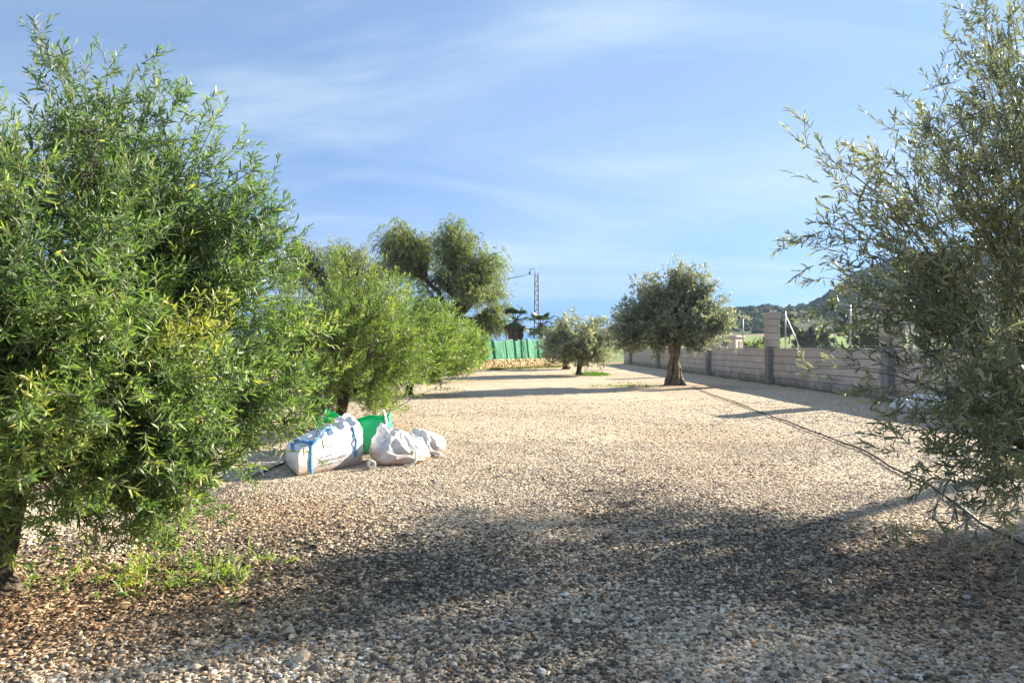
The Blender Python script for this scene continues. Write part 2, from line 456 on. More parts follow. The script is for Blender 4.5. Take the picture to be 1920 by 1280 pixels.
def gravel_stones():
    rng = np.random.default_rng(11)
    out = []
    for (d0, d1, dens, size) in ((2.2, 4.4, 5000, 0.0074), (4.4, 7.0, 3700, 0.0072), (7.0, 10.0, 1900, 0.0080), (10.0, 21.0, 520, 0.0094)):
        wd = 0.80
        area = wd * (d1 * d1 - d0 * d0)
        n = int(area * dens)
        y = np.sqrt(rng.uniform(d0 * d0, d1 * d1, n))
        x = rng.uniform(-wd, wd, n) * y
        s = size * np.exp(rng.normal(0, 0.31, n))
        out.append(np.stack([x, y, s], 1))
    P = np.concatenate(out)
    x, y, s = P.T
    so = soil_mask(x, y); da = dark_shade_mask(x, y)
    keep = (rng.random(len(x)) > np.maximum(so * 0.66, 0.45 * smst(0.56, 0.74, fbm(x, y, 0.55, 107, 4)))) & (x < 9.25) & (rng.random(len(x)) > smst(10.5, 21, y))
    x, y, s, so, da = x[keep], y[keep], s[keep], so[keep], da[keep]
    n = len(x)
    big = rng.random(n) < 0.003
    s = np.where(big, s * 1.9, s)
    z = relief(x, y) + s * (rng.uniform(-0.32, 0.16, n) + 0.34 * (1 - smst(4.5, 7.0, y)))
    u = np.clip(rng.random(n) ** (1 + 4.6 * da) * (1 - 0.30 * da) + rng.normal(0, 0.05, n), 0, 1)  # darker stones, which also paint the foreground shadow band deeper
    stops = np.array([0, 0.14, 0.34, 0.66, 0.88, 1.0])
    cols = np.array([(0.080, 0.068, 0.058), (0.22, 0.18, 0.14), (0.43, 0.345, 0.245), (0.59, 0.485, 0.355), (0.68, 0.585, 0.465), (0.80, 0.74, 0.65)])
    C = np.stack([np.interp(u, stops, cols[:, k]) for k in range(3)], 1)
    rust = rng.random(n) < 0.035
    C[rust] *= np.array([1.05, 0.74, 0.50])
    grey = rng.random(n) < 0.09
    g = C.mean(1, keepdims=True)
    C = np.where(grey[:, None], g * np.array([1.0, 0.97, 0.95]), C)
    tone = fbm(x, y, 0.42, 101, 4); tn = fbm(x, y, 1.5, 103, 3)
    C = C * (0.80 + 0.34 * smst(0.30, 0.68, tone) + 0.16 * (tn - 0.5))[:, None]
    dusty = smst(0.52, 0.72, fbm(x, y, 0.55, 107, 4))[:, None] * 0.55
    C = C * (1 - dusty) + (0.35 * C + np.array([0.36, 0.29, 0.205])) * dusty
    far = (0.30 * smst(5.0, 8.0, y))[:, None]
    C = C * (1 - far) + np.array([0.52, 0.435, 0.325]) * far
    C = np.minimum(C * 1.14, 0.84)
    warm = so[:, None] * 0.6
    C = C * (1 - warm) + C * np.array([0.92, 0.73, 0.55]) * warm
    scl = np.stack([s * rng.uniform(0.9, 1.5, n), s * rng.uniform(0.75, 1.15, n), s * rng.uniform(0.42, 0.72, n)], 1)
    rot = np.stack([rng.normal(0, 0.22, n), rng.normal(0, 0.22, n), rng.uniform(0, 6.283, n)], 1)
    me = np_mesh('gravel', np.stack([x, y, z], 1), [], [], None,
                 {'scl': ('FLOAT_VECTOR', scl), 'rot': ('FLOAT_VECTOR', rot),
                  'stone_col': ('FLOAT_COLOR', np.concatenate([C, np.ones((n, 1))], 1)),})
    m, t, b = new_mat('gravel_stone')
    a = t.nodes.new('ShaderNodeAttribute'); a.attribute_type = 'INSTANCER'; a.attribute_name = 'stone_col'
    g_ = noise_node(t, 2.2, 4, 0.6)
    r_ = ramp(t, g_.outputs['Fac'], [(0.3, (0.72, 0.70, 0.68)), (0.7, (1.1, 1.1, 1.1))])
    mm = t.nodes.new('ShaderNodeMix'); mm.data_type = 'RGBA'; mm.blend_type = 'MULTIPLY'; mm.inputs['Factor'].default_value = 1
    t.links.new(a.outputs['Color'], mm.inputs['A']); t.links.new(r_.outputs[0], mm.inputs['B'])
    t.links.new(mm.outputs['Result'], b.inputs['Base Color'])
    b.inputs['Roughness'].default_value = 0.85; b.inputs['Specular IOR Level'].default_value = 0.25
    ng = bpy.data.node_groups.new('gravel_scatter', 'GeometryNodeTree')
    ng.interface.new_socket('Geometry', in_out='INPUT', socket_type='NodeSocketGeometry')
    ng.interface.new_socket('Geometry', in_out='OUTPUT', socket_type='NodeSocketGeometry')
    N = ng.nodes.new; L = ng.links.new
    gi = N('NodeGroupInput'); go = N('NodeGroupOutput')
    inst = N('GeometryNodeInstanceOnPoints')
    g2i = N('GeometryNodeGeometryToInstance')
    for k in range(7):
        ico = N('GeometryNodeMeshIcoSphere'); ico.inputs['Radius'].default_value = 1.0; ico.inputs['Subdivisions'].default_value = 2
        sp = N('GeometryNodeSetPosition')
        nz = N('ShaderNodeTexNoise'); nz.noise_dimensions = '4D'; nz.inputs['Scale'].default_value = 0.62; nz.inputs['Detail'].default_value = 1.5
        nz.inputs['W'].default_value = k * 3.7 + 0.5
        sub = N('ShaderNodeVectorMath'); sub.operation = 'SUBTRACT'; sub.inputs[1].default_value = (0.5, 0.5, 0.5)
        scn = N('ShaderNodeVectorMath'); scn.operation = 'SCALE'; scn.inputs['Scale'].default_value = 1.7
        L(nz.outputs['Color'], sub.inputs[0]); L(sub.outputs[0], scn.inputs[0])
        L(ico.outputs[0], sp.inputs['Geometry']); L(scn.outputs[0], sp.inputs['Offset'])
        mt = N('GeometryNodeSetMaterial'); mt.inputs['Material'].default_value = m
        L(sp.outputs[0], mt.inputs[0]); L(mt.outputs[0], g2i.inputs[0])
    ar = N('GeometryNodeInputNamedAttribute'); ar.data_type = 'FLOAT_VECTOR'; ar.inputs['Name'].default_value = 'rot'
    asc = N('GeometryNodeInputNamedAttribute'); asc.data_type = 'FLOAT_VECTOR'; asc.inputs['Name'].default_value = 'scl'
    L(gi.outputs[0], inst.inputs['Points']); L(g2i.outputs[0], inst.inputs['Instance'])
    inst.inputs['Pick Instance'].default_value = True
    L(ar.outputs['Attribute'], inst.inputs['Rotation']); L(asc.outputs['Attribute'], inst.inputs['Scale'])
    L(inst.outputs[0], go.inputs[0])
    o = link('gravel', me)
    me.materials.append(m)
    md = o.modifiers.new('scatter', 'NODES'); md.node_group = ng
    tag(o, 'loose beige, brown and dark grey gravel stones covering the yard', 'gravel', kind='stuff')
    print('gravel stones', n)
gravel_stones()

# ------------------------------------------------------------------ terrain beyond the yard
RX = [-9000, -1500, -300, 300, 700, 900, 1000, 1120, 1250, 1340, 1390, 1430, 1470, 1520, 1560, 1600, 1680, 1750, 1850, 1920, 2300, 3200, 9000]
RE = [20, 25, 30, 26, 18, 12, 12, 20, 46, 62, 67, 71, 66, 70, 90, 116, 140, 149, 158, 167, 178, 150, 60]
def ridge(px): return np.interp(px, RX, RE) / F
def terrain_z(x, y):
    x = np.asarray(x, float); y = np.asarray(y, float)
    d = np.maximum(y, 1.0)
    px = np.clip(960 + x / d * F, -8000, 8000)
    r = np.sqrt(x * x + y * y)
    e = ridge(px)
    Dr = 640.0
    m = smst(1080, 1330, px)                       # right hand valley side
    field = m * 0.030 * np.maximum(r - 75, 0) * smst(75, 130, r)
    field = np.minimum(field, m * (0.034 * 330))
    hill = smst(300, Dr, r) * (e * Dr + EYE)
    z = np.maximum(field, 0) * (1 - smst(320, Dr, r)) + hill
    z = np.where(r > Dr, e * Dr + EYE - (r - Dr) * 0.03, z)
    bump_ = smst(240, 420, r)
    z = z + bump_ * (fbm(x, y, 0.016, 41, 4) - 0.5) * 9 * m
    z = np.where(y < 5, 0, z)
    return z - 0.10
def terrain():
    az = np.concatenate([np.linspace(-88, -40, 25), np.linspace(-39, 48, 320), np.linspace(49, 88, 22)])
    rr = np.concatenate([np.array([-40.0, 4, 30, 60, 70]), np.linspace(80, 420, 100), np.linspace(426, 700, 60), np.linspace(705, 790, 6)])
    A, Rr = np.meshgrid(np.radians(az), rr)
    X = np.where(Rr > 0, np.sin(A) * Rr, np.tan(A * 0.98) * 40); Y = np.where(Rr > 0, np.cos(A) * Rr, -40.0)
    x, y = X.ravel(), Y.ravel()
    z = terrain_z(x, y)
    nx, ny = len(az), len(rr)
    i = np.arange(nx - 1)[None, :] + nx * np.arange(ny - 1)[:, None]
    q = np.stack([i, i + 1, i + nx + 1, i + nx], -1).reshape(-1, 4)
    r = np.sqrt(x * x + y * y)
    # land cover: strips of green crop and brown fallow below, scrub and pine above
    n = fbm(x, y, 0.012, 61); n2 = fbm(x, y, 0.05, 62)
    strip = (r + 40 * (n - 0.5)) / 34.0
    k = np.floor(strip).astype(int)
    rnd = ((k * 7919) % 13) / 12.0
    green = np.array((0.17, 0.26, 0.07)); brown = np.array((0.25, 0.20, 0.13)); olive = np.array((0.17, 0.22, 0.085)); scrub = np.array((0.050, 0.075, 0.035)); rock = np.array((0.10, 0.10, 0.07))
    C = np.where((rnd > 0.62)[:, None], green, np.where((rnd > 0.33)[:, None], olive, brown))
    fr = strip - k
    C = np.where((fr < 0.10)[:, None], np.array((0.30, 0.25, 0.18)), C)
    up = smst(250, 335, r + 90 * (n - 0.5))[:, None]
    rocky = smst(0.66, 0.80, n2)[:, None]
    C = C * (1 - up) + (scrub * (1 - rocky) + rock * rocky) * up
    me = np_mesh('terrain', np.stack([x, y, z], 1), q.ravel(), np.full(len(q), 4), None, {'cover': ('FLOAT_COLOR', np.concatenate([C, np.ones((len(C), 1))], 1))}, True)
    m, t, b = new_mat('farmland')
    a = t.nodes.new('ShaderNodeAttribute'); a.attribute_name = 'cover'
    nn = noise_node(t, 0.35, 6, 0.7)
    r_ = ramp(t, nn.outputs['Fac'], [(0.3, (0.55, 0.55, 0.55)), (0.7, (1.35, 1.35, 1.3))])
    mm = t.nodes.new('ShaderNodeMix'); mm.data_type = 'RGBA'; mm.blend_type = 'MULTIPLY'; mm.inputs['Factor'].default_value = 1
    t.links.new(a.outputs['Color'], mm.inputs['A']); t.links.new(r_.outputs[0], mm.inputs['B'])
    t.links.new(mm.outputs['Result'], b.inputs['Base Color'])
    b.inputs['Roughness'].default_value = 1.0; b.inputs['Specular IOR Level'].default_value = 0.05
    me.materials.append(m)
    tag(link('terrain', me), 'farmland rising to a scrub covered hill beyond the block wall', kind='structure')
terrain()

# ------------------------------------------------------------------ leaves and trees
def leaf_arrays(P, D, N, L, Wd, tint, near):
    """vertices of n leaves lying along D with face normal near N"""
    n = len(P)
    D = D / np.linalg.norm(D, axis=1, keepdims=True)
    S = np.cross(D, N); S /= (np.linalg.norm(S, axis=1, keepdims=True) + 1e-9)
    N = np.cross(S, D)
    L = L[:, None]; Wd = Wd[:, None]
    if near:
        c = 0.10 * L
        v = np.stack([P, P + D * L * 0.32 - S * Wd * 0.5 + N * c * 0.6, P + D * L * 0.32 + S * Wd * 0.5 + N * c * 0.6,
                      P + D * L * 0.70 - S * Wd * 0.42 + N * c * 0.5, P + D * L * 0.70 + S * Wd * 0.42 + N * c * 0.5, P + D * L - N * c * 0.3], 1)
        b = (np.arange(n) * 6)[:, None]
        f = (b + np.array([0, 2, 1, 1, 2, 4, 3, 3, 4, 5])[None, :]).ravel()
        sz = np.tile(np.array([3, 4, 3]), n)
        k = 6
    else:
        v = np.stack([P, P + D * L * 0.5 + S * Wd * 0.5, P + D * L, P + D * L * 0.5 - S * Wd * 0.5], 1)
        f = ((np.arange(n) * 4)[:, None] + np.array([0, 1, 2, 3])[None, :]).ravel()
        sz = np.full(n, 4)
        k = 4
    return v.reshape(-1, 3), f, sz, np.repeat(tint, k)

def foliage(name, mat, O, T, slen, lps, L, Wd, rng, near=True, spread=0.75, tint0=None, pend=0.0):
    """leafy shoots: O origins, T directions; lps leaves along each shoot, in near opposite pairs"""
    m = len(O)
    T = T / np.linalg.norm(T, axis=1, keepdims=True)
    rv = rng.normal(size=(m, 3)); A = np.cross(T, rv); A /= np.linalg.norm(A, axis=1, keepdims=True); B = np.cross(T, A)
    sl = slen * rng.uniform(0.55, 1.2, m)
    bend = rng.normal(0, 0.22, (m, 3)); bend[:, 2] += 0.1 - pend
    t = (np.arange(lps)[None, :] + rng.uniform(-0.3, 0.3, (m, lps))) / lps
    t = np.clip(t, 0, 1)
    pos = O[:, None, :] + T[:, None, :] * (sl[:, None] * t)[:, :, None] + bend[:, None, :] * (sl[:, None] * t * t)[:, :, None]
    ang = (np.arange(lps)[None, :] % 2) * math.pi + (np.arange(lps)[None, :] // 2) * (math.pi / 2) + rng.uniform(0, 6.28, (m, 1)) + rng.normal(0, 0.45, (m, lps))
    rad = A[:, None, :] * np.cos(ang)[:, :, None] + B[:, None, :] * np.sin(ang)[:, :, None]
    sp = spread * (1.05 - 0.55 * t) * rng.uniform(0.6, 1.3, (m, lps))
    tan = T[:, None, :] + 2 * bend[:, None, :] * t[:, :, None]
    D = tan * np.maximum(0.25, 1 - sp * 0.5)[:, :, None] + rad * sp[:, :, None]
    D[:, :, 2] -= pend * 0.6
    Nn = tan * 0.8 - rad * 0.5 + rng.normal(0, 0.45, (m, lps, 3))
    n = m * lps
    Ls = L * rng.uniform(0.65, 1.2, n) * (1.0 - 0.35 * (t.ravel() > 0.88))
    tw = rng.normal(0.42, 0.16, (m, 1)) if tint0 is None else tint0[:, None]
    tint = np.clip(tw + 0.22 * t + rng.normal(0, 0.11, (m, lps)), 0, 0.97).ravel()
    old = rng.random(n) < 0.012
    tint = np.where(old, 1.0, tint)
    v, f, sz, tt = leaf_arrays(pos.reshape(-1, 3), D.reshape(-1, 3), Nn.reshape(-1, 3), Ls, Wd * rng.uniform(0.75, 1.2, n), tint, near)
    return np_mesh(name, v, f, sz, mat, {'tint': ('FLOAT', tt)}), O, T, sl, bend

def twigs_mesh(name, mat, O, T, sl, bend, r=0.0022):
    m = len(O)
    rv = np.array([0.3, 0.5, 0.81]); A = np.cross(T, rv); A /= np.linalg.norm(A, axis=1, keepdims=True); B = np.cross(T, A)
    vs = []
    for t, rr in ((0.0, 1.0), (0.5, 0.75), (0.95, 0.4)):
        c = O + T * (sl * t)[:, None] + bend * (sl * t * t)[:, None]
        for k in range(3):
            a = 2.0944 * k
            vs.append(c + (A * math.cos(a) + B * math.sin(a)) * r * rr)
    v = np.stack(vs, 1).reshape(-1, 3)
    q = []
    for s in range(2):
        for k in range(3):
            q += [s * 3 + k, s * 3 + (k + 1) % 3, s * 3 + 3 + (k + 1) % 3, s * 3 + 3 + k]
    f = ((np.arange(m) * 9)[:, None] + np.array(q)[None, :]).ravel()
    return np_mesh(name, v, f, np.full(m * 6, 4), mat, None, True)

def bez(a, c, b, n):
    t = np.linspace(0, 1, n)[:, None]
    return (1 - t) ** 2 * a + 2 * t * (1 - t) * c + t * t * b

def tree(name, label, cat, group, base, tips, rng, *, leaf, bark='bark', trunk_r=0.08, fork=0.6, lean=(0, 0), limbs=6, limb_r=0.4,
         spb=12, slen=0.32, lps=20, L=0.065, Wd=0.012, near=True, up=0.35, out=0.5, along=0.8, s0=0.35, sd=1.0, pend=0.0, twigs=True,
         tint=None, trunk_fn=None, arch=0.12, jit=0.06, spread=1.05, wild=0.55, branch_r=0.011, limb_reach=0.55):
    """a tree whose leafy shoots sit along branches that end at the given tips (coordinates relative to the base)"""
    root = empty(name, base)
    tag(root, label, cat, group)
    tips = np.asarray(tips, float)
    fk = np.array([lean[0], lean[1], fork])
    # main limbs aim at groups of tips
    cen = tips[rng.choice(len(tips), limbs, replace=False)]
    for _ in range(5):
        asg = np.argmin(((tips[:, None, :] - cen[None]) ** 2).sum(-1), 1)
        cen = np.array([tips[asg == k].mean(0) if (asg == k).any() else cen[k] for k in range(limbs)])
    if trunk_fn: trunk_fn(root)
    else:
        mb = MB()
        k = 9
        pts = []; rad = []
        for i in range(k):
            s = i / (k - 1)
            pts.append((lean[0] * s + 0.03 * math.sin(s * 5 + base[0]) * trunk_r / 0.08, lean[1] * s + 0.02 * math.sin(s * 7) * trunk_r / 0.08, -0.06 + (fork + 0.06) * s))
            rad.append(trunk_r * (1 + 1.3 * (max(0, 0.3 - s) / 0.3) ** 1.6 - 0.25 * s))
        mb.tube(pts, rad, 12, 0.45, base[1])
        mb.build('trunk', M[bark], root, True)
    lp = []
    for k in range(limbs):
        e = fk + (cen[k] - fk) * limb_reach
        c = fk + (e - fk) * 0.45 + np.array([0, 0, 0.12 * np.linalg.norm(e - fk)])
        pts = bez(fk, c, e, 9)
        wob = rng.normal(0, 0.012 * np.linalg.norm(e - fk), (9, 3)); wob[0] = 0
        pts = pts + wob
        lp.append(pts)
        mb = MB(); mb.tube(pts, [trunk_r * 0.75 * (1 - i / 8) ** 0.7 * limb_r / 0.5 + branch_r for i in range(9)], 7, 0.3, k)
        mb.build('limb', M[bark], root, True)
    Os = []; Ts = []; tn = []
    bm = MB()
    axis = fk
    for i, tp in enumerate(tips):
        pts = lp[asg[i]]
        cost = ((pts - tp) ** 2).sum(1) + 0.15 * np.maximum(0, pts[:, 2] - tp[2])
        j = max(1, int(np.argmin(cost)) - 2)
        a = pts[j]
        ln = np.linalg.norm(tp - a)
        c = a + (tp - a) * 0.5 + np.array([0, 0, arch * ln]) + rng.normal(0, 0.06 * ln, 3)
        path = bez(a, c, tp, 7)
        bm.tube(path, [branch_r * (1 - 0.8 * q / 6) for q in range(7)], 4, 0, 0, False)
        m = max(2, int(spb * (0.6 + 0.8 * rng.random()) * min(1.6, 0.5 + ln / (2.2 * slen))))
        s = s0 + (1 - s0) * rng.random(m) ** (1 / sd)
        s[0] = 1.0
        t_ = s[:, None]
        p = (1 - t_) ** 2 * a + 2 * t_ * (1 - t_) * c + t_ * t_ * tp
        tg = 2 * (1 - t_) * (c - a) + 2 * t_ * (tp - c); tg /= np.linalg.norm(tg, axis=1, keepdims=True)
        o_ = p - axis; o_[:, 2] *= 0.6; o_ /= np.linalg.norm(o_, axis=1, keepdims=True)
        T = tg * along + o_ * out + np.array([0, 0, up]) + rng.normal(0, wild, (m, 3))
        p = p + rng.normal(0, jit, (m, 3)) * (s < 0.98)[:, None]
        Os.append(p); Ts.append(T)
        tn.append(np.clip(rng.normal(0.40, 0.19) + rng.normal(0, 0.08, m), 0.02, 0.9))
    O = np.concatenate(Os); T = np.concatenate(Ts); T /= np.linalg.norm(T, axis=1, keepdims=True)
    ti = np.concatenate(tn)
    if tint is not None: ti = np.clip(ti + tint(O), 0, 0.95)
    ok = O[:, 2] > 0.06
    O, T, ti = O[ok], T[ok], ti[ok]
    me, O, T, sl, bend = foliage('crown', M[leaf], O, T, slen, lps, L, Wd, rng, near, spread, ti, pend)
    v = np.empty(len(me.vertices) * 3, np.float32); me.vertices.foreach_get('co', v)
    v = v.reshape(-1, 3); v[:, 2] = np.maximum(v[:, 2], 0.015); me.vertices.foreach_set('co', v.ravel()); me.update()
    tag(link('crown', me, root), kind='stuff')
    bm.build('branches', M['twig' if bark != 'bark_dark' else 'bark_dark'], root, True)['kind'] = 'stuff'
    if twigs:
        tag(link('twigs', twigs_mesh('twigs', M['twig'], O, T, sl, bend), root), kind='stuff')
    print(name, 'shoots', len(O), 'leaves', len(O) * lps)
    return root

def profile_tips(rng, prof, n, inner=0.35, lump=0.14, off=(0, 0), taper=1.0):
    """branch tips filling a crown of revolution: prof = [(z, r), ...]"""
    zs = np.array([p[0] for p in prof]); rs = np.array([p[1] for p in prof])
    zt = np.linspace(zs[0], zs[-1], 200); rt = np.interp(zt, zs, rs)
    w = rt * rt + 0.25 * rt; cdf = np.cumsum(w); cdf /= cdf[-1]
    z = np.interp(rng.random(n), cdf, zt)
    a = rng.uniform(0, 2 * math.pi, n)
    ph = rng.uniform(0, 6.28, 4)
    lumpf = 1 + lump * (np.sin(3 * a + ph[0] + z) * 0.6 + np.sin(5 * a + ph[1] - 2.3 * z) * 0.5 + np.sin(2 * a + 3.1 * z + ph[2]) * 0.5)
    rad = np.interp(z, zs, rs) * np.sqrt(inner + (1 - inner) * rng.random(n)) * lumpf
    return np.stack([off[0] + rad * np.cos(a), off[1] + rad * np.sin(a), z], 1)

LEFT_ROW = 'olive trees in the row left of the gravel'
RIGHT_ROW = 'olive trees in the row right of the gravel'

# near left olive
rng = np.random.default_rng(4)
prof = [(0.36, 0.85), (0.65, 1.15), (1.0, 1.42), (1.35, 1.52), (1.75, 1.43), (2.1, 1.24), (2.35, 0.98), (2.58, 0.62), (2.76, 0.25)]
tips = profile_tips(rng, prof, 340, 0.34)
tips = np.concatenate([tips, np.array([(at(x, y, D) - Vector((T1[0], T1[1], 0)))[:] for (x, y, D) in (
    (75, 80, 3.9), (110, 130, 3.9), (200, 130, 3.9), (330, 190, 3.9), (300, 150, 3.9), (395, 240, 4.0), (470, 320, 4.1), (495, 400, 4.2), (530, 440, 4.3), (520, 560, 4.2),
    (570, 690, 4.2), (560, 760, 4.0), (500, 800, 3.9), (430, 860, 3.8), (340, 950, 3.7), (300, 1010, 3.6), (250, 980, 3.5), (350, 880, 3.5), (440, 700, 3.3), (130, 900, 3.2),
    (200, 860, 3.2), (90, 820, 3.0), (590, 640, 4.3), (595, 730, 4.3), (585, 780, 4.2), (540, 790, 4.1), (545, 720, 4.1), (520, 640, 4.2), (560, 600, 4.3), (480, 840, 4.0), (450, 780, 3.9), (400, 820, 3.8), (390, 910, 3.8), (420, 750, 3.7), (360, 840, 3.6), (290, 940, 3.5), (500, 740, 4.0), (470, 690, 4.0), (440, 850, 4.0), (545, 480, 4.3), (520, 510, 4.2))])])
tree('olive_tree', 'large bright green olive tree in the left foreground, its crown hanging to the gravel', 'tree', LEFT_ROW, (T1[0], T1[1], 0), tips, rng,
     leaf='leaf_fresh', trunk_r=0.085, fork=0.55, lean=(0.05, 0.0), limbs=8, spb=28, slen=0.155, lps=17, L=0.060, Wd=0.0086, up=0.16, out=0.36, jit=0.085, wild=0.62, spread=1.15,
     tint=lambda O: 0.05 - 0.22 * smst(1.3, 2.3, O[:, 2]))

# near right olive
rng = np.random.default_rng(9)
prof = [(0.35, 0.40), (0.7, 0.62), (1.1, 0.75), (1.6, 0.95), (2.1, 1.10), (2.6, 0.9), (3.1, 0.7), (3.6, 0.4), (3.9, 0.15)]
tips = profile_tips(rng, prof, 60, 0.25)
tips = np.concatenate([tips, np.array([(at(x, y, D) - Vector((R1[0], R1[1], 0)))[:] for (x, y, D) in (
    (1515, 275, 4.0), (1560, 300, 4.0), (1505, 455, 3.9), (1560, 420, 3.9), (1545, 520, 3.9), (1580, 350, 4.0), (1640, 300, 4.0), (1700, 190, 4.1), (1760, 140, 4.1), (1820, 40, 4.2), (1850, 20, 4.2), (1900, 10, 4.2),
    (1560, 580, 3.7), (1600, 520, 3.8), (1640, 560, 3.7), (1640, 730, 3.3), (1670, 800, 3.2), (1760, 760, 3.3), (1830, 700, 3.2), (1850, 640, 3.3),
    (1735, 960, 3.1), (1790, 930, 3.1), (1830, 990, 3.0), (1880, 960, 3.0), (1800, 880, 3.2), (1890, 850, 3.1), (1540, 690, 3.6), (1850, 300, 4.0), (1900, 220, 4.1), (1880, 400, 3.9), (1820, 420, 3.8), (1780, 330, 4.0), (1700, 420, 3.9), (1900, 700, 3.3), (1870, 780, 3.2), (1910, 480, 3.7), (1720, 580, 3.7), (1780, 600, 3.6), (1690, 630, 3.6), (1740, 510, 3.8), (1665, 590, 3.7), (1680, 320, 4.0), (1860, 130, 4.2), (1900, 90, 4.2), (1880, 180, 4.1), (1830, 210, 4.1), (1905, 300, 4.0), (1780, 230, 4.1), (1740, 260, 4.0), (1720, 380, 3.9), (1650, 380, 3.9), (1620, 440, 3.9), (1690, 480, 3.8))])])
tree('olive_tree', 'airy grey green olive tree in the right foreground with sky showing through it', 'tree', RIGHT_ROW, (R1[0], R1[1], 0), tips, rng,
     leaf='leaf_grey', trunk_r=0.075, fork=0.6, lean=(-0.05, 0.05), limbs=8, spb=15, slen=0.18, lps=15, L=0.060, Wd=0.0092, up=0.08, out=0.40, s0=0.2, jit=0.09, wild=0.62, spread=0.85, pend=0.05, arch=0.22, branch_r=0.007)

# the left row, going away
rng = np.random.default_rng(21)
row = [(11.8, 3.0, 1.58, 210, 13, 0.24, 16, 0.075, 0.016, 'second olive from the camera in the left row, lime green, right behind the bulk bags'),
       (19.7, 2.95, 1.65, 180, 11, 0.28, 14, 0.095, 0.024, 'third olive in the left row, its short dark trunk standing clear of the foliage'),
       (27.6, 2.65, 1.7, 150, 10, 0.32, 14, 0.13, 0.036, 'fourth olive in the left row, a low rounded lime green crown'),
       (35.6, 2.7, 1.75, 130, 10, 0.34, 12, 0.15, 0.044, 'farthest olive in the left row, its crown beside the green shade cloth')]
for (D, h, r, nt_, spb, sl, lps, L, wd, lab) in row:
    prof = [(0.28, r * 0.62), (0.6, r * 0.9), (1.05, r), (h * 0.58, r * 0.95), (h * 0.78, r * 0.74), (h * 0.92, r * 0.42)]
    tips = profile_tips(rng, prof, nt_, 0.30)
    tree('olive_tree', lab, 'tree', LEFT_ROW, (-2.8, D, 0), tips, rng, leaf='leaf_lime', trunk_r=0.10, fork=0.5, limbs=6, spb=spb, slen=sl, lps=lps,
         L=L, Wd=wd, near=False, up=0.25, out=0.35, jit=0.10, wild=0.65, twigs=D < 15)

# right row, far trees
rng = np.random.default_rng(33)
for (X, D, h, r, nt_, lab) in ((3.26, 34.4, 3.30, 1.95, 190, 'round grey green olive tree left of the old gnarled one, grass at its foot'),
                               (3.30, 44.0, 3.1, 1.6, 90, 'farthest olive in the right row, mostly hidden behind the round one')):
    prof = [(0.50, r * 0.6), (0.8, r * 0.88), (1.4, r), (h * 0.6, r * 0.92), (h * 0.8, r * 0.62), (h * 0.93, r * 0.3)]
    tips = profile_tips(rng, prof, nt_, 0.3, 0.18)
    tree('olive_tree', lab, 'tree', RIGHT_ROW, (X, D, 0), tips, rng, leaf='leaf_silver', trunk_r=0.15, fork=0.8, limbs=6, spb=10, slen=0.26, lps=12, L=0.13, Wd=0.045,
         near=False, up=0.15, out=0.3, jit=0.12, wild=0.7, twigs=False)

# the old gnarled olive
def old_trunk(root):
    mb = MB()
    for k, (ph, rr, amp) in enumerate(((0.3, 0.120, 0.135), (2.3, 0.105, 0.145), (4.4, 0.090, 0.16))):
        pts = []; rad = []
        for i in range(16):
            s = i / 15
            z = -0.08 + 1.55 * s
            a = ph + 1.5 * s
            am = amp * (1.15 - 0.55 * s + 0.35 * math.sin(s * 5 + k))
            pts.append((am * math.cos(a) * 1.15 - 0.10 * s, am * math.sin(a), z))
            rad.append(rr * (1.35 - 1.4 * s * (1 - s) + 0.9 * max(0, 0.18 - s) / 0.18 * 0.5))
        mb.tube(pts, rad, 14, 0.7, k * 5.0)
    for k in range(5):
        a = k * 1.26 + 0.4
        mb.tube([(0.18 * math.cos(a), 0.18 * math.sin(a), 0.22), (0.32 * math.cos(a), 0.32 * math.sin(a), 0.05), (0.46 * math.cos(a), 0.46 * math.sin(a), -0.06)], [0.10, 0.08, 0.03], 7, 0.4, k)
    mb.build('trunk', M['bark_pale'], root, True)
rng = np.random.default_rng(51)
lobes = [(-1.05, 0.0, 2.45, 1.10), (-0.25, 0.35, 3.15, 1.00), (0.55, -0.1, 3.25, 1.00), (1.20, 0.1, 2.55, 0.95), (-1.55, 0.2, 1.75, 0.78), (0.15, -0.5, 2.25, 1.0), (1.35, 0.2, 1.95, 0.75),
         (-0.75, -0.6, 1.75, 0.8), (-1.0, 0.1, 3.35, 0.62), (-1.95, 0.0, 2.35, 0.72), (-1.9, -0.2, 1.55, 0.6), (1.75, 0.0, 2.3, 0.6), (0.1, 0.0, 3.75, 0.6), (0.85, 0.2, 3.65, 0.55), (0.6, 0.8, 2.3, 0.9), (-0.5, 1.0, 2.4, 0.9), (0.75, -0.4, 1.55, 0.5)]
tips = []
for (x, y, z, r) in lobes:
    n = int(34 * r ** 1.6)
    d = rng.normal(size=(n, 3)); d /= np.linalg.norm(d, axis=1, keepdims=True)
    tips.append(np.array([x, y, z]) + d * r * (rng.random((n, 1)) ** 0.33) * 0.95)
tips = np.concatenate(tips)
tree('old_olive_tree', 'old olive tree with a thick twisted hollow trunk and silvery crown before the block wall', 'tree', None, (5.70, 25.0, 0), tips, rng, leaf='leaf_silver', bark='bark_pale',
     trunk_r=0.22, fork=1.35, limbs=9, spb=13, slen=0.22, lps=12, L=0.105, Wd=0.036, near=False, up=0.12, out=0.3, jit=0.12, wild=0.7, twigs=False, trunk_fn=old_trunk, limb_r=0.30, lean=(-0.08, 0))

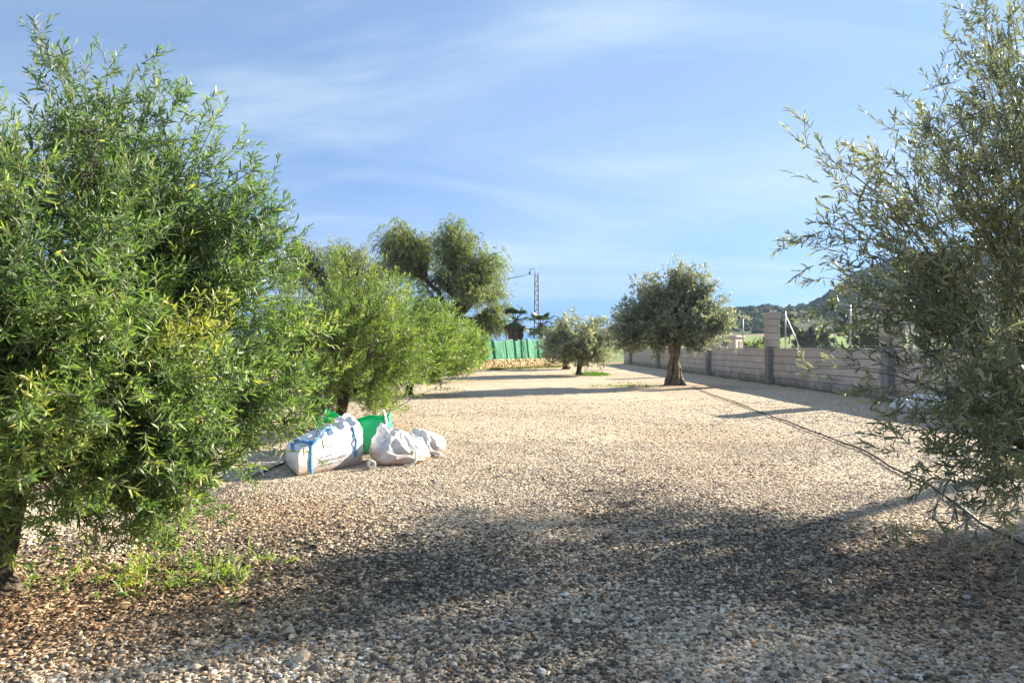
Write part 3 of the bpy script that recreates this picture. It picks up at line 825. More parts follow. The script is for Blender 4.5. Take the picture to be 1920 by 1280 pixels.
# trees out to the right whose shade lies across the foreground
rng = np.random.default_rng(63)
for (X, D, h, r, z0, nt_, lab) in ((8.0, 7.0, 3.9, 1.65, 0.4, 150, 'tall olive tree just outside the right edge that shades the foreground gravel'),
                                   (11.0, 10.9, 5.7, 1.8, 3.7, 150, 'tall tree with a high crown behind the block wall outside the right edge'),
                                   (12.3, 13.1, 6.6, 2.1, 5.1, 110, 'tallest tree behind the block wall outside the right edge')):
    prof = [(z0, r * 0.6), (z0 + 0.25 * (h - z0), r), (z0 + 0.6 * (h - z0), r * 0.95), (z0 + 0.85 * (h - z0), r * 0.65), (h - 0.25, r * 0.3)]
    tips = profile_tips(rng, prof, int(nt_ * 0.46), 0.2, 0.32)
    tree('olive_tree' if D < 9 else 'shade_tree', lab, 'tree', RIGHT_ROW if D < 9 else None, (X, D, 0), tips, rng, leaf='leaf_grey', trunk_r=0.12, fork=max(0.7, z0), limbs=7, spb=9, slen=0.36, lps=14, L=0.10, Wd=0.03,
         near=False, up=0.3, out=0.4, twigs=False)

# weeping pepper trees behind the stone wall
def weeping(name, label, base, lobes, seed, leaf, dens=17, spb=8, slen=0.95, lps=18, L=0.22, Wd=0.05, trunk_r=0.36, fork=3.4, up=-0.55, lean=(0.3, 0)):
    rng = np.random.default_rng(seed)
    tips = []
    for (x, z, r, y) in lobes:
        n = int(dens * r ** 1.35)
        d = rng.normal(size=(n, 3)); d /= np.linalg.norm(d, axis=1, keepdims=True)
        tips.append(np.array([x, y, z]) + d * r * (rng.random((n, 1)) ** 0.4))
    tips = np.concatenate(tips)
    return tree(name, label, 'tree', 'weeping trees behind the stone wall', base, tips, rng, leaf=leaf, bark='bark_dark', trunk_r=trunk_r, fork=fork, limbs=9, spb=spb, slen=slen, lps=lps, L=L, Wd=Wd,
                near=False, up=up, out=0.25, along=0.35, pend=0.55, twigs=False, lean=lean, branch_r=0.05, arch=0.25, limb_r=0.42, jit=0.25, limb_reach=0.7)
PD = 55.0
def lob(x, y, r, dy, bx): return ((x - 960) / F * PD - bx, EYE - (y - HOR) / F * PD, r / F * PD, dy)
bx = (848 - 960) / F * PD
weeping('pepper_tree', 'tall weeping pepper tree with dark forked limbs above the green shade cloth', (bx, PD, 0),
        [lob(*a, bx) for a in ((750, 455, 48, 0), (720, 450, 30, 1), (840, 455, 48, 0), (880, 470, 40, -1), (925, 500, 36, 0), (940, 560, 30, 0.5), (930, 600, 26, -0.5), (860, 520, 50, 1.5), (890, 540, 40, -1.5), (790, 510, 34, 1), (820, 570, 30, 2), (945, 610, 16, 0), (780, 450, 30, 2), (770, 575, 32, 2), (800, 610, 26, 1), (900, 610, 26, 1), (715, 500, 26, 1), (850, 425, 24, 0), (745, 425, 22, 0))], 71, 'leaf_pepper')
bx = (640 - 960) / F * (PD + 6)
weeping('pepper_tree', 'pale greyish weeping tree standing left of the tall pepper tree', (bx, PD + 6, 0),
        [((x - 960) / F * 61 - bx, EYE - (y - HOR) / F * 61, r / F * 61, dy) for (x, y, r, dy) in ((570, 480, 40, 0), (620, 470, 34, 1), (660, 475, 34, 0), (690, 490, 30, -1), (600, 520, 40, 1), (660, 540, 40, 0), (530, 500, 36, 1), (715, 540, 36, 0), (725, 590, 30, 1), (640, 590, 36, 0), (560, 450, 22, 0))], 72, 'leaf_dry', dens=14, spb=7, L=0.22, Wd=0.05)

# ------------------------------------------------------------------ block wall with pillars
WX = 9.30
wall = empty('block_wall', (WX, 30, 0))
tag(wall, 'long low wall of pinkish concrete blocks along the right side of the yard', 'wall')
PILLARS = (17.65, 25.8, 33.8, 45.4, 56.0)
y0, y1 = 1.0, 60.0
CB = 0.25; BL = 0.50
mb = MB(); mb.box((0.11, (y0 + y1) / 2 - 30, 0.61), (0.17, y1 - y0, 1.27)); mb.build('mortar_core', M['mortar'], wall)
bmesh_ = MB().box((0, 0, 0), (0.20, BL - 0.016, CB - 0.020), 0, 0.008).mesh('block', M['block'])
rest = MB()
rnd = random.Random(5)
nb = 0
for c in range(5):
    y = y0 + (BL / 2 if c % 2 else 0)
    while y < y1 - BL:
        yc = y + BL / 2
        if not any(abs(yc - p) < 0.02 for p in PILLARS):
            jx = rnd.uniform(-0.0035, 0.0035)
            if 12.3 < yc < 41.0 and nb < 296:
                link('block', bmesh_, wall, (0.10 + jx, yc - 30, CB * (c + 0.5) + 0.005), (0, rnd.uniform(-0.006, 0.006), rnd.uniform(-0.004, 0.004))); nb += 1
            else:
                rest.box((0.10 + jx, yc - 30, CB * (c + 0.5) + 0.005), (0.20, BL - 0.012, CB - 0.014))
        y += BL
rest.build('blocks', M['block'], wall)['kind'] = 'stuff'
cop = MB().box((0, 0, 0), (0.25, 0.992, 0.045), 0, 0.005).mesh('coping_stone', M['coping'])
y = y0
while y < y1 - 0.9:
    link('coping_stone', cop, wall, (0.10, y + 0.5 - 30, 1.275 + rnd.uniform(-0.002, 0.002)), (0, 0, rnd.uniform(-0.003, 0.003)))
    y += 1.0
pb = MB().box((0, 0, 0), (0.42, 0.42, CB - 0.012), 0, 0.008).mesh('pillar_block', M['pillar'])
pc = MB().box((0, 0, 0), (0.47, 0.47, 0.24), 0, 0.02).mesh('cap', M['pillar'])
plabels = ['block pillar on the wall hidden behind the right foreground olive', 'tall block pillar with wide cap standing clear on the wall, slanted fence brace beside it',
           'block pillar right behind the old olive crown, next along from the clear one', 'block pillar seen just left of the old olive trunk', 'farthest block pillar, low behind the old olive foliage']
for p, lab in zip(PILLARS, plabels):
    o = empty('wall_pillar', (WX + 0.02, p, 0))
    tag(o, lab, 'pillar', 'pillars along the block wall')
    MB().box((-0.03, 0, 0.66), (0.34, 0.34, 1.34), 0, 0.01).build('concrete_stub', M['concrete'], o)
    MB().box((0, 0, 1.80), (0.36, 0.36, 1.0)).build('mortar_core', M['mortar'], o)
    for k in range(4):
        link('pillar_block', pb, o, (rnd.uniform(-.004, .004), rnd.uniform(-.004, .004), 1.33 + CB * (k + 0.5)), (0, 0, rnd.uniform(-.012, .012)))
    link('cap', pc, o, (0, 0, 1.33 + CB * 4 + 0.125))

# wire fence on the wall
fence = empty('wire_fence', (WX + 0.10, 26, 1.30))
tag(fence, 'galvanised wire fence standing on top of the block wall', 'fence')
FP = (14.2, 17.0, 20.0, 24.75, 29.3, 33.0, 37.5, 41.5)
for p in FP:
    MB().tube([(0, p - 26, -0.06), (0, p - 26, 1.27)], 0.024, 8).build('post', M['metal'], fence, True)
for (p, q) in ((24.75, 23.55), (33.0, 32.0), (17.0, 16.0)):
    MB().tube([(0, p - 26, 1.12), (0.01, q - 26, 0.02)], 0.020, 8).build('brace', M['metal'], fence, True)
for z in (0.05, 0.42, 0.80, 1.18):
    MB().tube([(0.025, 14.2 - 26, z), (0.025, 26 - 26, z - 0.01), (0.025, 41.5 - 26, z)], 0.0028, 4).build('wire', M['wire'], fence)
netm = MB()
s = -11.8
while s < 15.4:
    for sg in (-1, 1):
        netm.tube([(0.03 + 0.002 * sg, s, 0.05), (0.03 + 0.002 * sg, s + sg * 1.13, 1.18)], 0.0011, 3, cap=False)
    s += 0.11
netm.build('wire_netting', M['wire'], fence)['kind'] = 'stuff'

# ------------------------------------------------------------------ yellow dry stone wall and shade cloth
SW = 46.0
SWR = math.atan2(0.885, 0.466)
sw = empty('stone_wall', (-0.3, 46.5, 0), SWR)
tag(sw, 'low rubble wall of yellow stones at the far end of the yard', 'wall')
MB().box((0.5, 0.33, 0.23), (19.0, 0.5, 0.62)).build('earth_core', M['earth'], sw)
def rock_mesh(seed):
    import bmesh
    b = bmesh.new(); bmesh.ops.create_icosphere(b, subdivisions=1, radius=0.5)
    for v in b.verts:
        n = mnoise.noise_vector(v.co * 1.6 + Vector((seed * 3.1, 0, seed))) * 0.22
        c = v.co + n
        v.co = Vector((max(-.42, min(.42, c.x)), max(-.42, min(.42, c.y)), max(-.38, min(.38, c.z))))
    m_ = bpy.data.meshes.new('stone'); b.to_mesh(m_); b.free(); m_.materials.append(M['yellow_stone'])
    return m_
rocks = [rock_mesh(k) for k in range(8)]
rnd = random.Random(8)
ns = 0
for c in range(4):
    x = -8.8 + rnd.uniform(0, .2)
    while x < 9.6 and ns < 300:
        w = rnd.uniform(0.22, 0.42)
        h = 0.185
        o = link('stone', rnd.choice(rocks), sw, (x + w / 2, -0.10 + 0.06 * c + rnd.uniform(-.05, .05), 0.06 + c * 0.145 + rnd.uniform(-.03, .03)), (rnd.uniform(-.25, .25), rnd.uniform(-.15, .15), rnd.uniform(-.3, .3)))
        o.scale = (w * 1.2, 0.36, h * 1.35 * rnd.uniform(.85, 1.15))
        x += w; ns += 1
# shade cloth
m, t, b = new_mat('green_shade_cloth')
nn = noise_node(t, 1.4, 5)
rr = ramp(t, nn.outputs['Fac'], [(0.3, (0.06, 0.35, 0.195)), (0.7, (0.085, 0.44, 0.255))])
t.links.new(rr.outputs[0], b.inputs['Base Color']); b.inputs['Roughness'].default_value = 0.7
trn = t.nodes.new('ShaderNodeBsdfTranslucent'); t.links.new(rr.outputs[0], trn.inputs['Color'])
msx = t.nodes.new('ShaderNodeMixShader'); msx.inputs[0].default_value = 0.5
t.links.new(b.outputs[0], msx.inputs[1]); t.links.new(trn.outputs[0], msx.inputs[2]); t.links.new(msx.outputs[0], t.nodes['Material Output'].inputs['Surface'])
M['cloth'] = m
sf_ = empty('shade_cloth_fence', (-0.3 - 0.885 * 0.35, 46.5 + 0.466 * 0.35, 0.56), SWR)
tag(sf_, 'screen of bright green shade cloth stretched above the yellow stone wall', 'screen')
def cloth_panel(x0, x1, seed, mat):
    nx = int((x1 - x0) / 0.06); nz = 22
    X = np.linspace(x0, x1, nx); Z = np.linspace(0, 1, nz)
    XX, ZZ = np.meshgrid(X, Z)
    f1 = fbm((XX + 0.45 * ZZ).ravel(), (ZZ * 0.25).ravel(), 0.8, seed, 3).reshape(XX.shape)
    f2 = fbm((XX + 0.7 * ZZ).ravel(), (ZZ * 0.5).ravel(), 3.6, seed + 3, 2).reshape(XX.shape)
    crease = np.zeros_like(XX)
    for cx_, sl_, d_ in ((-3.2, 0.5, 0.16), (-1.4, 0.35, 0.22), (0.3, 0.3, 0.12), (1.6, 0.3, 0.16), (3.4, 0.3, 0.16), (5.2, 0.2, 0.14), (-5.0, 0.3, 0.14), (2.6, 0.2, 0.10)):
        u = XX - (cx_ + sl_ * (1 - ZZ))
        crease += d_ * np.exp(-(u / 0.07) ** 2)
    yy = 0.20 * (f1 - 0.5) + 0.05 * (f2 - 0.5) + crease - 0.05
    sag = 0.05 * np.sin(X * 2.1) + 0.045 * np.sin(X * 5.3 + 1)
    zz = ZZ * (1.22 + 0.022 * XX + sag[None, :]) + 0.06 * (1 - ZZ) * np.sin(X * 3.7)[None, :]
    V = np.stack([XX.ravel(), yy.ravel(), zz.ravel()], 1)
    i = np.arange(nx - 1)[None, :] + nx * np.arange(nz - 1)[:, None]
    q = np.stack([i, i + 1, i + nx + 1, i + nx], -1).reshape(-1, 4)
    me = np_mesh('cloth_panel', V, q.ravel(), np.full(len(q), 4), mat, None, True)
    return me
for k, (a, c) in enumerate(((-8.8, -2.0), (-2.1, 3.0), (2.95, 9.6))):
    o = link('cloth_panel', cloth_panel(a, c, 5 + k * 3, M['cloth']), sf_, (0, 0.03 * k, 0.0))
    s_ = o.modifiers.new('thick', 'SOLIDIFY'); s_.thickness = 0.006
for x in (-8.6, -5.3, -2.05, 0.5, 2.98, 6.2, 9.4):
    MB().tube([(x, 0.42, -0.56), (x, 0.42, 1.26 + 0.022 * x)], 0.03, 6).build('post', M['metal'], sf_, True)
MB().tube([(-8.8, 0.36, 1.06), (0, 0.36, 1.25), (9.6, 0.36, 1.46)], 0.008, 4).build('top_wire', M['cable'], sf_)

# ------------------------------------------------------------------ yuccas / palms behind the cloth
M['frond'] = leaf_mat('palm_frond', [(0.0, (0.04, 0.07, 0.03)), (1.0, (0.09, 0.135, 0.05))], (0.07, 0.10, 0.05), 0.3)
M['skirt'] = simple('dead_palm_leaf', (0.09, 0.065, 0.045), (0.24, 0.175, 0.125), 6, 0.95, 0.4)
M['palm_bark'] = simple('palm_trunk_bark', (0.16, 0.11, 0.08), (0.30, 0.22, 0.16), 6, 0.95, 0.5)
def palm(base, h, fr, label, seed, skirt=True):
    rng = random.Random(seed)
    o = empty('fan_palm', base); tag(o, label, 'palm', 'fan palms behind the green shade cloth')
    MB().tube([(0, 0, -0.1), (0.05, 0, h * 0.5), (0.02, 0, h)], [0.26, 0.2, 0.17], 9, 0.3).build('trunk', M['palm_bark'], o, True)
    for k in range(24):
        a = k * 2.4 + rng.uniform(-.2, .2); el = rng.uniform(-0.7, 1.1)
        d = Vector((math.cos(a) * math.cos(el), math.sin(a) * math.cos(el), math.sin(el)))
        side = d.cross(Vector((0, 0, 1))).normalized(); upv = side.cross(d)
        L = fr * rng.uniform(0.8, 1.1)
        m_ = MB()
        st = Vector((0, 0, h)); hub = st + d * L * 0.55
        m_.tube([st, hub], [0.03, 0.02], 4)
        for q in range(13):
            w = (q - 6) / 6 * 1.25
            dd = (d * math.cos(w) + side * math.sin(w)).normalized()
            tip = hub + dd * L * 0.62 * (1 - 0.15 * abs(w)) - Vector((0, 0, 0.16 * L))
            mid = hub + dd * L * 0.32 + upv * 0.03
            pw = side * math.cos(w) * 0.05 - d * math.sin(w) * 0.05
            b0 = len(m_.v)
            m_.v += [tuple(hub), tuple(mid + pw), tuple(tip), tuple(mid - pw)]
            m_.f.append([b0, b0 + 1, b0 + 2, b0 + 3])
        fo = m_.build('frond', M['frond'], o)
        at_ = fo.data.attributes.new('tint', 'FLOAT', 'POINT'); at_.data.foreach_set('value', np.full(len(fo.data.vertices), rng.random(), np.float32))
    if skirt:
        m_ = MB()
        for k in range(110):
            a = rng.uniform(0, 6.28); z = h - rng.uniform(0.0, 0.5); r0 = 0.18; ln = rng.uniform(0.8, 1.5) * h / 2.6
            r1 = rng.uniform(0.35, 0.75)
            c, s_ = math.cos(a), math.sin(a); w = 0.09
            b0 = len(m_.v)
            m_.v += [(c * r0, s_ * r0, z), (c * r1 - s_ * w, s_ * r1 + c * w, z - ln * 0.35), (c * r1 * 0.75, s_ * r1 * 0.75, z - ln), (c * r1 + s_ * w, s_ * r1 - c * w, z - ln * 0.35)]
            m_.f.append([b0, b0 + 1, b0 + 2, b0 + 3])
        m_.build('dead_leaf_skirt', M['skirt'], o)['kind'] = 'stuff'
palm(((966 - 960) / F * 53, 53, 0), 3.3, 1.25, 'fan palm with a brown skirt of dead leaves beside the weeping pepper tree', 3)
palm(((1014 - 960) / F * 54, 54, 0), 3.0, 1.3, 'dark fan palm half hidden at the foot of the lattice pole', 5, False)

# ------------------------------------------------------------------ lattice pole with cable
PLD = 64.0
M['pole_steel'] = simple('weathered_steel', (0.09, 0.085, 0.085), (0.16, 0.155, 0.155), 5, 0.7, 0.1)
pole = empty('lattice_pole', ((1006 - 960) / F * PLD, PLD, 0))
tag(pole, 'slender grey steel lattice pole with a hooked top', 'pole')
PH = EYE + (HOR - 512) / F * PLD
for (i, j) in ((-1, -1), (1, -1), (1, 1), (-1, 1)):
    MB().tube([(i * 0.21, j * 0.21, -0.1), (i * 0.14, j * 0.14, PH)], 0.042, 4).build('leg', M['pole_steel'], pole)
k = 0; z = 0.3
while z < PH - 0.35:
    s = 0.21 - 0.08 * z / PH
    for face in range(4):
        a = ((-s, -s), (s, -s), (s, s), (-s, s))[face]; c = ((s, -s), (s, s), (-s, s), (-s, -s))[face]
        z2 = z + (0.38 if k % 2 else 0.0); z3 = z + (0.0 if k % 2 else 0.38)
        if face in (0, 3): MB().tube([(a[0], a[1], z2), (c[0], c[1], z3)], 0.036, 4).build('brace', M['pole_steel'], pole)
    k += 1; z += 0.42
hook = [(-0.12 + 0.0, 0, PH), (-0.05, 0, PH + 0.25), (-0.25, 0, PH + 0.42), (-0.50, 0, PH + 0.36), (-0.60, 0, PH + 0.12)]
MB().tube(hook, 0.035, 6).build('hook_arm', M['metal'], pole, True)
MB().tube([(0.28, 0, 0), (0.24, 0, PH - 0.1)], 0.028, 6).build('conduit', M['coping'], pole, True)
MB().tube([(-0.60, 0, PH + 0.12), (-0.60, 0, PH + 0.02), (-0.60, 0, PH - 0.12)], [0.05, 0.08, 0.05], 8).build('insulator', M['bark_dark'], pole, True)
c0 = Vector(pole.location) + Vector((-0.60, 0, PH - 0.10))
c1 = at(890, 540, 52); c2 = at(700, 560, 47)
pts = []
for i in range(25):
    s = i / 24
    p = c0.lerp(Vector((-16, 48, 4.6)), s); p.z -= 1.1 * 4 * s * (1 - s) * 0.5
    pts.append(p)
tag(MB().tube(pts, 0.035, 5).build('overhead_cable', M['cable'], None, True), 'dark overhead cable running left from the lattice pole into the pepper tree', 'cable')

# ------------------------------------------------------------------ little hut in the field
M['render_pink'] = simple('pale_pink_render', (0.52, 0.42, 0.37), (0.62, 0.52, 0.46), 1.5, 0.95, 0.2)
M['hut_roof'] = simple('hut_roof_slab', (0.55, 0.52, 0.47), (0.68, 0.64, 0.58), 2, 0.9, 0.2)
M['dark_opening'] = simple('old_wooden_door', (0.16, 0.11, 0.08), (0.24, 0.17, 0.12), 6, 0.8, 0.2)
hut = empty('field_hut', ((1368 - 960) / F * 62, 62, -0.1), R(53))
tag(hut, 'small pale pink flat roofed hut in the field behind the wall', 'hut')
MB().box((0, 0, 1.1), (1.9, 1.75, 2.4)).build('wall', M['render_pink'], hut)
MB().box((0, 0, 2.36), (2.15, 2.0, 0.14), 0, 0.02).build('roof', M['hut_roof'], hut)
MB().box((0.1, -0.885, 1.0), (0.7, 0.05, 1.9)).build('door', M['dark_opening'], hut)
MB().box((-0.96, 0.1, 1.75), (0.05, 0.5, 0.35)).build('window', M['dark_opening'], hut)

# trees and bushes in the field behind the wall
rng = np.random.default_rng(90)
FT = 'trees in the field behind the block wall'
for (px, D, h, r, leaf, lab) in ((1512, 82, 3.7, 1.3, 'leaf_dark', 'dark rounded tree in the field right of the clear wall pillar'),
                                 (1540, 95, 3.9, 1.7, 'leaf_dark', 'dark broad tree in the field seen under the right olive foliage'),
                                 (1408, 78, 1.95, 1.3, 'leaf_pepper', 'low olive green bush beside the field hut'),
                                 (1436, 92, 2.1, 1.2, 'leaf_dark', 'low dark bush left of the clear wall pillar'),
                                 (1640, 70, 4.0, 2.2, 'leaf_dark', 'dark tree behind the wall, veiled by the right olive foliage'),
                                 (1760, 90, 6.0, 3.4, 'leaf_dark', 'large dark tree behind the wall, deep in the right olive foliage'),
                                 (1480, 140, 6.0, 2.0, 'leaf_dark', 'small far dark tree beyond the slanted fence brace'),
                                 (1590, 130, 6.5, 3.0, 'leaf_dark', 'far dark tree beyond the third fence post')):
    x = (px - 960) / F * D
    z = float(terrain_z(np.array([x]), np.array([D]))[0])
    tips = profile_tips(rng, [(h * 0.2, r * 0.7), (h * 0.45, r), (h * 0.7, r * 0.8), (h * 0.92, r * 0.35)], 45, 0.3, 0.2)
    tree('field_tree' if h > 3 else 'field_bush', lab, 'tree' if h > 3 else 'bush', FT, (x, D, z), tips, rng, leaf=leaf, trunk_r=0.12, fork=h * 0.2, limbs=5, spb=7, slen=0.6, lps=12, L=0.34, Wd=0.16, near=False, twigs=False, branch_r=0.03)

M['scrub'] = simple('pine_scrub', (0.022, 0.036, 0.018), (0.055, 0.075, 0.035), 0.25, 1.0, 0.0, 0.01, 0.05)
def hill_scrub():
    rng = np.random.default_rng(5)
    n = 4200
    px = rng.uniform(1150, 2250, n); D = 300 + 380 * rng.random(n) ** 0.85
    x = (px - 960) / F * D; y = D
    cl = fbm(x, y, 0.02, 12)
    k = cl > 0.43
    x, y = x[k], y[k]; n = len(x)
    z = terrain_z(x, y)
    import bmesh
    b = bmesh.new(); bmesh.ops.create_icosphere(b, subdivisions=2, radius=1.0)
    V0 = np.array([v.co[:] for v in b.verts]); F0 = np.array([[v.index for v in f.verts] for f in b.faces]); b.free()
    s = rng.uniform(0.8, 2.2, n)
    ds = 1 + 0.35 * rng.normal(size=(n, len(V0), 1))
    V = V0[None] * np.clip(ds, 0.5, 1.6) * s[:, None, None] * np.array([1, 1, 0.9])
    V = V + np.stack([x, y, z + s * 0.5], 1)[:, None, :]
    Fx = (F0[None] + (np.arange(n) * len(V0))[:, None, None]).reshape(-1)
    tt = np.repeat(np.clip(rng.normal(0.4, 0.2, n), 0, 1), len(V0))
    me = np_mesh('hill_scrub', V.reshape(-1, 3), Fx, np.full(n * len(F0), 3), M['scrub'], {'tint': ('FLOAT', tt)})
    tag(link('hill_scrub', me), 'dark pine and scrub dotted over the far hill', 'scrub', kind='stuff')
hill_scrub()

# ------------------------------------------------------------------ irrigation pipes
def pipe(name, pts, r, label, wob=0.03, seed=0):
    rng = random.Random(seed)
    P = []
    for i in range(len(pts) - 1):
        a, b_ = Vector(pts[i]), Vector(pts[i + 1])
        n = max(2, int((b_ - a).length / 0.35))
        for k in range(n): P.append(a.lerp(b_, k / n))
    P.append(Vector(pts[-1]))
    out = []
    for p in P:
        w = mnoise.noise(Vector((p.x * 0.8 + seed, p.y * 0.8, 0))) * wob * 2
        q = Vector((p.x + w, p.y + w * 0.3, 0)); q.z = float(relief(np.array([q.x]), np.array([q.y]))[0]) + r + 0.014
        out.append(q)
    o = MB().tube(out, r, 7).build(name, M['black_pipe'], None, True)
    return tag(o, label, 'pipe', 'irrigation pipes along the tree rows')
pipe('irrigation_pipe', [ground_at(1300, 725), ground_at(1325, 737), ground_at(1400, 765), ground_at(1480, 795), ground_at(1605, 842), ground_at(1665, 877), ground_at(1750, 915), (3.35, 5.2, 0), (3.2, 4.1, 0), (3.2, 2.0, 0)], 0.0115, 'black irrigation pipe snaking from the old olive towards the right foreground tree', 0.05, 3)
pipe('irrigation_pipe', [(-2.62, 5.3, 0), (-2.60, 5.9, 0), (-2.56, 7.5, 0), (-2.50, 9.5, 0), (-2.48, 15, 0), (-2.46, 20, 0), (-2.45, 30, 0), (-2.5, 37, 0)], 0.011, 'thin straight irrigation pipe along the feet of the left olive row', 0.02, 8)

# ------------------------------------------------------------------ bulk bags
def bag_mat(name, base, dirt, printed=False, trans=0.15):
    m, t, b = new_mat(name)
    tcn = t.nodes.new('ShaderNodeTexCoord'); P = tcn.outputs['Object']
    n = noise_node(t, 5.5, 6, 0.6, P)
    r = ramp(t, n.outputs['Fac'], [(0.35, base), (0.75, tuple(c * 0.93 for c in base))])
    # dust climbing up from the ground
    sp = t.nodes.new('ShaderNodeSeparateXYZ'); t.links.new(P, sp.inputs[0])
    ad = t.nodes.new('ShaderNodeMath'); ad.operation = 'MULTIPLY_ADD'; ad.inputs[1].default_value = -0.30
    t.links.new(n.outputs['Fac'], ad.inputs[0]); t.links.new(sp.outputs['Z'], ad.inputs[2])
    mr = t.nodes.new('ShaderNodeMapRange'); mr.inputs['From Min'].default_value = -0.14; mr.inputs['From Max'].default_value = 0.05
    mr.inputs['To Min'].default_value = 0.85; mr.inputs['To Max'].default_value = 0.0
    t.links.new(ad.outputs[0], mr.inputs['Value'])
    mx = t.nodes.new('ShaderNodeMix'); mx.data_type = 'RGBA'
    t.links.new(mr.outputs[0], mx.inputs['Factor']); t.links.new(r.outputs[0], mx.inputs['A']); mx.inputs['B'].default_value = (*dirt, 1)
    last = mx.outputs['Result']
    t.links.new(last, b.inputs['Base Color'])
    b.inputs['Roughness'].default_value = 0.5; b.inputs['Specular IOR Level'].default_value = 0.35
    wv = t.nodes.new('ShaderNodeTexWave'); wv.wave_type = 'BANDS'; wv.bands_direction = 'Z'; wv.inputs['Scale'].default_value = 60
    t.links.new(P, wv.inputs['Vector'])
    n3 = noise_node(t, 22, 5, 0.6, P)
    bump(t, b, n3.outputs['Fac'], 0.5, 0.012)
    tr = t.nodes.new('ShaderNodeBsdfTranslucent'); t.links.new(last, tr.inputs['Color'])
    ms = t.nodes.new('ShaderNodeMixShader'); ms.inputs[0].default_value = trans
    t.links.new(b.outputs[0], ms.inputs[1]); t.links.new(tr.outputs[0], ms.inputs[2])
    t.links.new(ms.outputs[0], t.nodes['Material Output'].inputs['Surface'])
    return m
M['bag_white'] = bag_mat('white_woven_bag', (0.80, 0.80, 0.80), (0.42, 0.34, 0.27))
M['bag_grey'] = bag_mat('dusty_woven_bag', (0.76, 0.74, 0.72), (0.36, 0.24, 0.16))
M['bag_green'] = bag_mat('green_woven_bag', (0.04, 0.58, 0.27), (0.10, 0.36, 0.17), False, 0.4)
M['strap_blue'] = simple('blue_webbing', (0.06, 0.22, 0.55), (0.11, 0.33, 0.70), 40, 0.6, 0.2)
M['strap_white'] = simple('white_webbing', (0.62, 0.62, 0.58), (0.78, 0.78, 0.74), 40, 0.6, 0.2)
M['print'] = simple('faded_blue_print', (0.10, 0.12, 0.20), (0.18, 0.20, 0.29), 40, 0.7, 0.0)

def crumple(p, seed, amp, sc):
    q = Vector(p) * sc + Vector((seed, seed * 0.7, 0))
    q = Vector((q.x + 0.5 * q.z, q.y * 0.75 - 0.3 * q.x, q.z * 0.8))
    a = 1 - abs(mnoise.noise(q)) * 2
    b = 1 - abs(mnoise.noise(q * 2.1 + Vector((7, 3, 1)))) * 2
    c = 1 - abs(mnoise.noise(q * 4.3 + Vector((2, 9, 5)))) * 2
    return amp * (a * 0.55 + b * 0.35 + c * 0.08 - 0.36)
def bag_mesh(name, corners, tops, mid, mat, seed, nside=26, nv=16, nt_=12, bulge=0.05, wr=0.02, topwr=0.05, rnd_=0.18, side_w=0.3):
    """a slumped sack: four ground corners, four shoulder heights, a crumpled top"""
    c = [Vector((x, y, 0)) for x, y in corners]
    cen = sum(c, Vector()) / 4
    per = []
    for k in range(4):
        a, b_ = c[k], c[(k + 1) % 4]
        for i in range(nside):
            s = i / nside
            p = a.lerp(b_, s)
            e = abs(s - 0.5) * 2
            h = tops[k] * (1 - s) + tops[(k + 1) % 4] * s
            pull = rnd_ * max(0, e - 0.55) / 0.45 * 0.35
            p = p + (cen - p) * pull
            out = ((a + b_) / 2 - cen).normalized() * (1 - e * e)
            per.append((p, out, h))
    n = len(per)
    V = []; F_ = []
    rings = nv + nt_
    for j in range(rings):
        for (p, out, h) in per:
            if j < nv:
                s = j / (nv - 1)
                q = p + out * bulge * math.sin(math.pi * min(1, s * 0.9 + 0.12)) 
                q = q + (cen - q) * (0.06 * max(0, 0.12 - s) / 0.12 + 0.10 * max(0, s - 0.8) / 0.2)
                z = h * s
                d = (crumple((q.x * .5, q.y * .5, z * 4.5), seed, wr * side_w, 5.0) + crumple((q.x, q.y, z * 1.4), seed + 1, wr * (1 - side_w), 6.0)) * (0.25 + 0.75 * min(1, s * 3))
                q = q + (q - cen).normalized() * d
                V.append((q.x, q.y, z))
            else:
                s = (j - nv + 1) / nt_
                q0 = p + (cen - p) * 0.10
                q = q0 + (cen - q0) * s
                z = h * (1 - s) + mid * s
                z += crumple((q.x + 0.6 * q.y, q.y * 0.45 - 0.2 * q.x, seed), seed + 3, topwr, 6.0) * min(1, s * 3 + 0.1)
                d = crumple((q.x, q.y, z), seed + 9, wr, 7.0)
                V.append((q.x + d, q.y - d, z))
    for j in range(rings - 1):
        for i in range(n):
            i2 = (i + 1) % n
            F_.append([j * n + i, j * n + i2, (j + 1) * n + i2, (j + 1) * n + i])
    F_.append([i for i in reversed(range(n))])
    me = mesh(name, V, F_, mat, True)
    return me, V, n
def ribbon(name, pts, width, mat, parent, wdir=None, thick=0.003):
    pts = [Vector(p) for p in pts]
    V = []; F_ = []
    for i, p in enumerate(pts):
        t_ = (pts[min(i + 1, len(pts) - 1)] - pts[max(i - 1, 0)]).normalized()
        s_ = Vector(wdir) if wdir else t_.cross(Vector((0, 0, 1)))
        s_ = (s_ - t_ * s_.dot(t_)).normalized(); nn_ = t_.cross(s_)
        for (u, w) in ((-1, -1), (1, -1), (1, 1), (-1, 1)):
            V.append(tuple(p + s_ * u * width / 2 + nn_ * w * thick / 2))
    for i in range(len(pts) - 1):
        for k in range(4):
            k2 = (k + 1) % 4
            F_.append([i * 4 + k, i * 4 + k2, i * 4 + 4 + k2, i * 4 + 4 + k])
    F_.append([3, 2, 1, 0]); e = (len(pts) - 1) * 4; F_.append([e, e + 1, e + 2, e + 3])
    return link(name, mesh(name, V, F_, mat, True), parent)
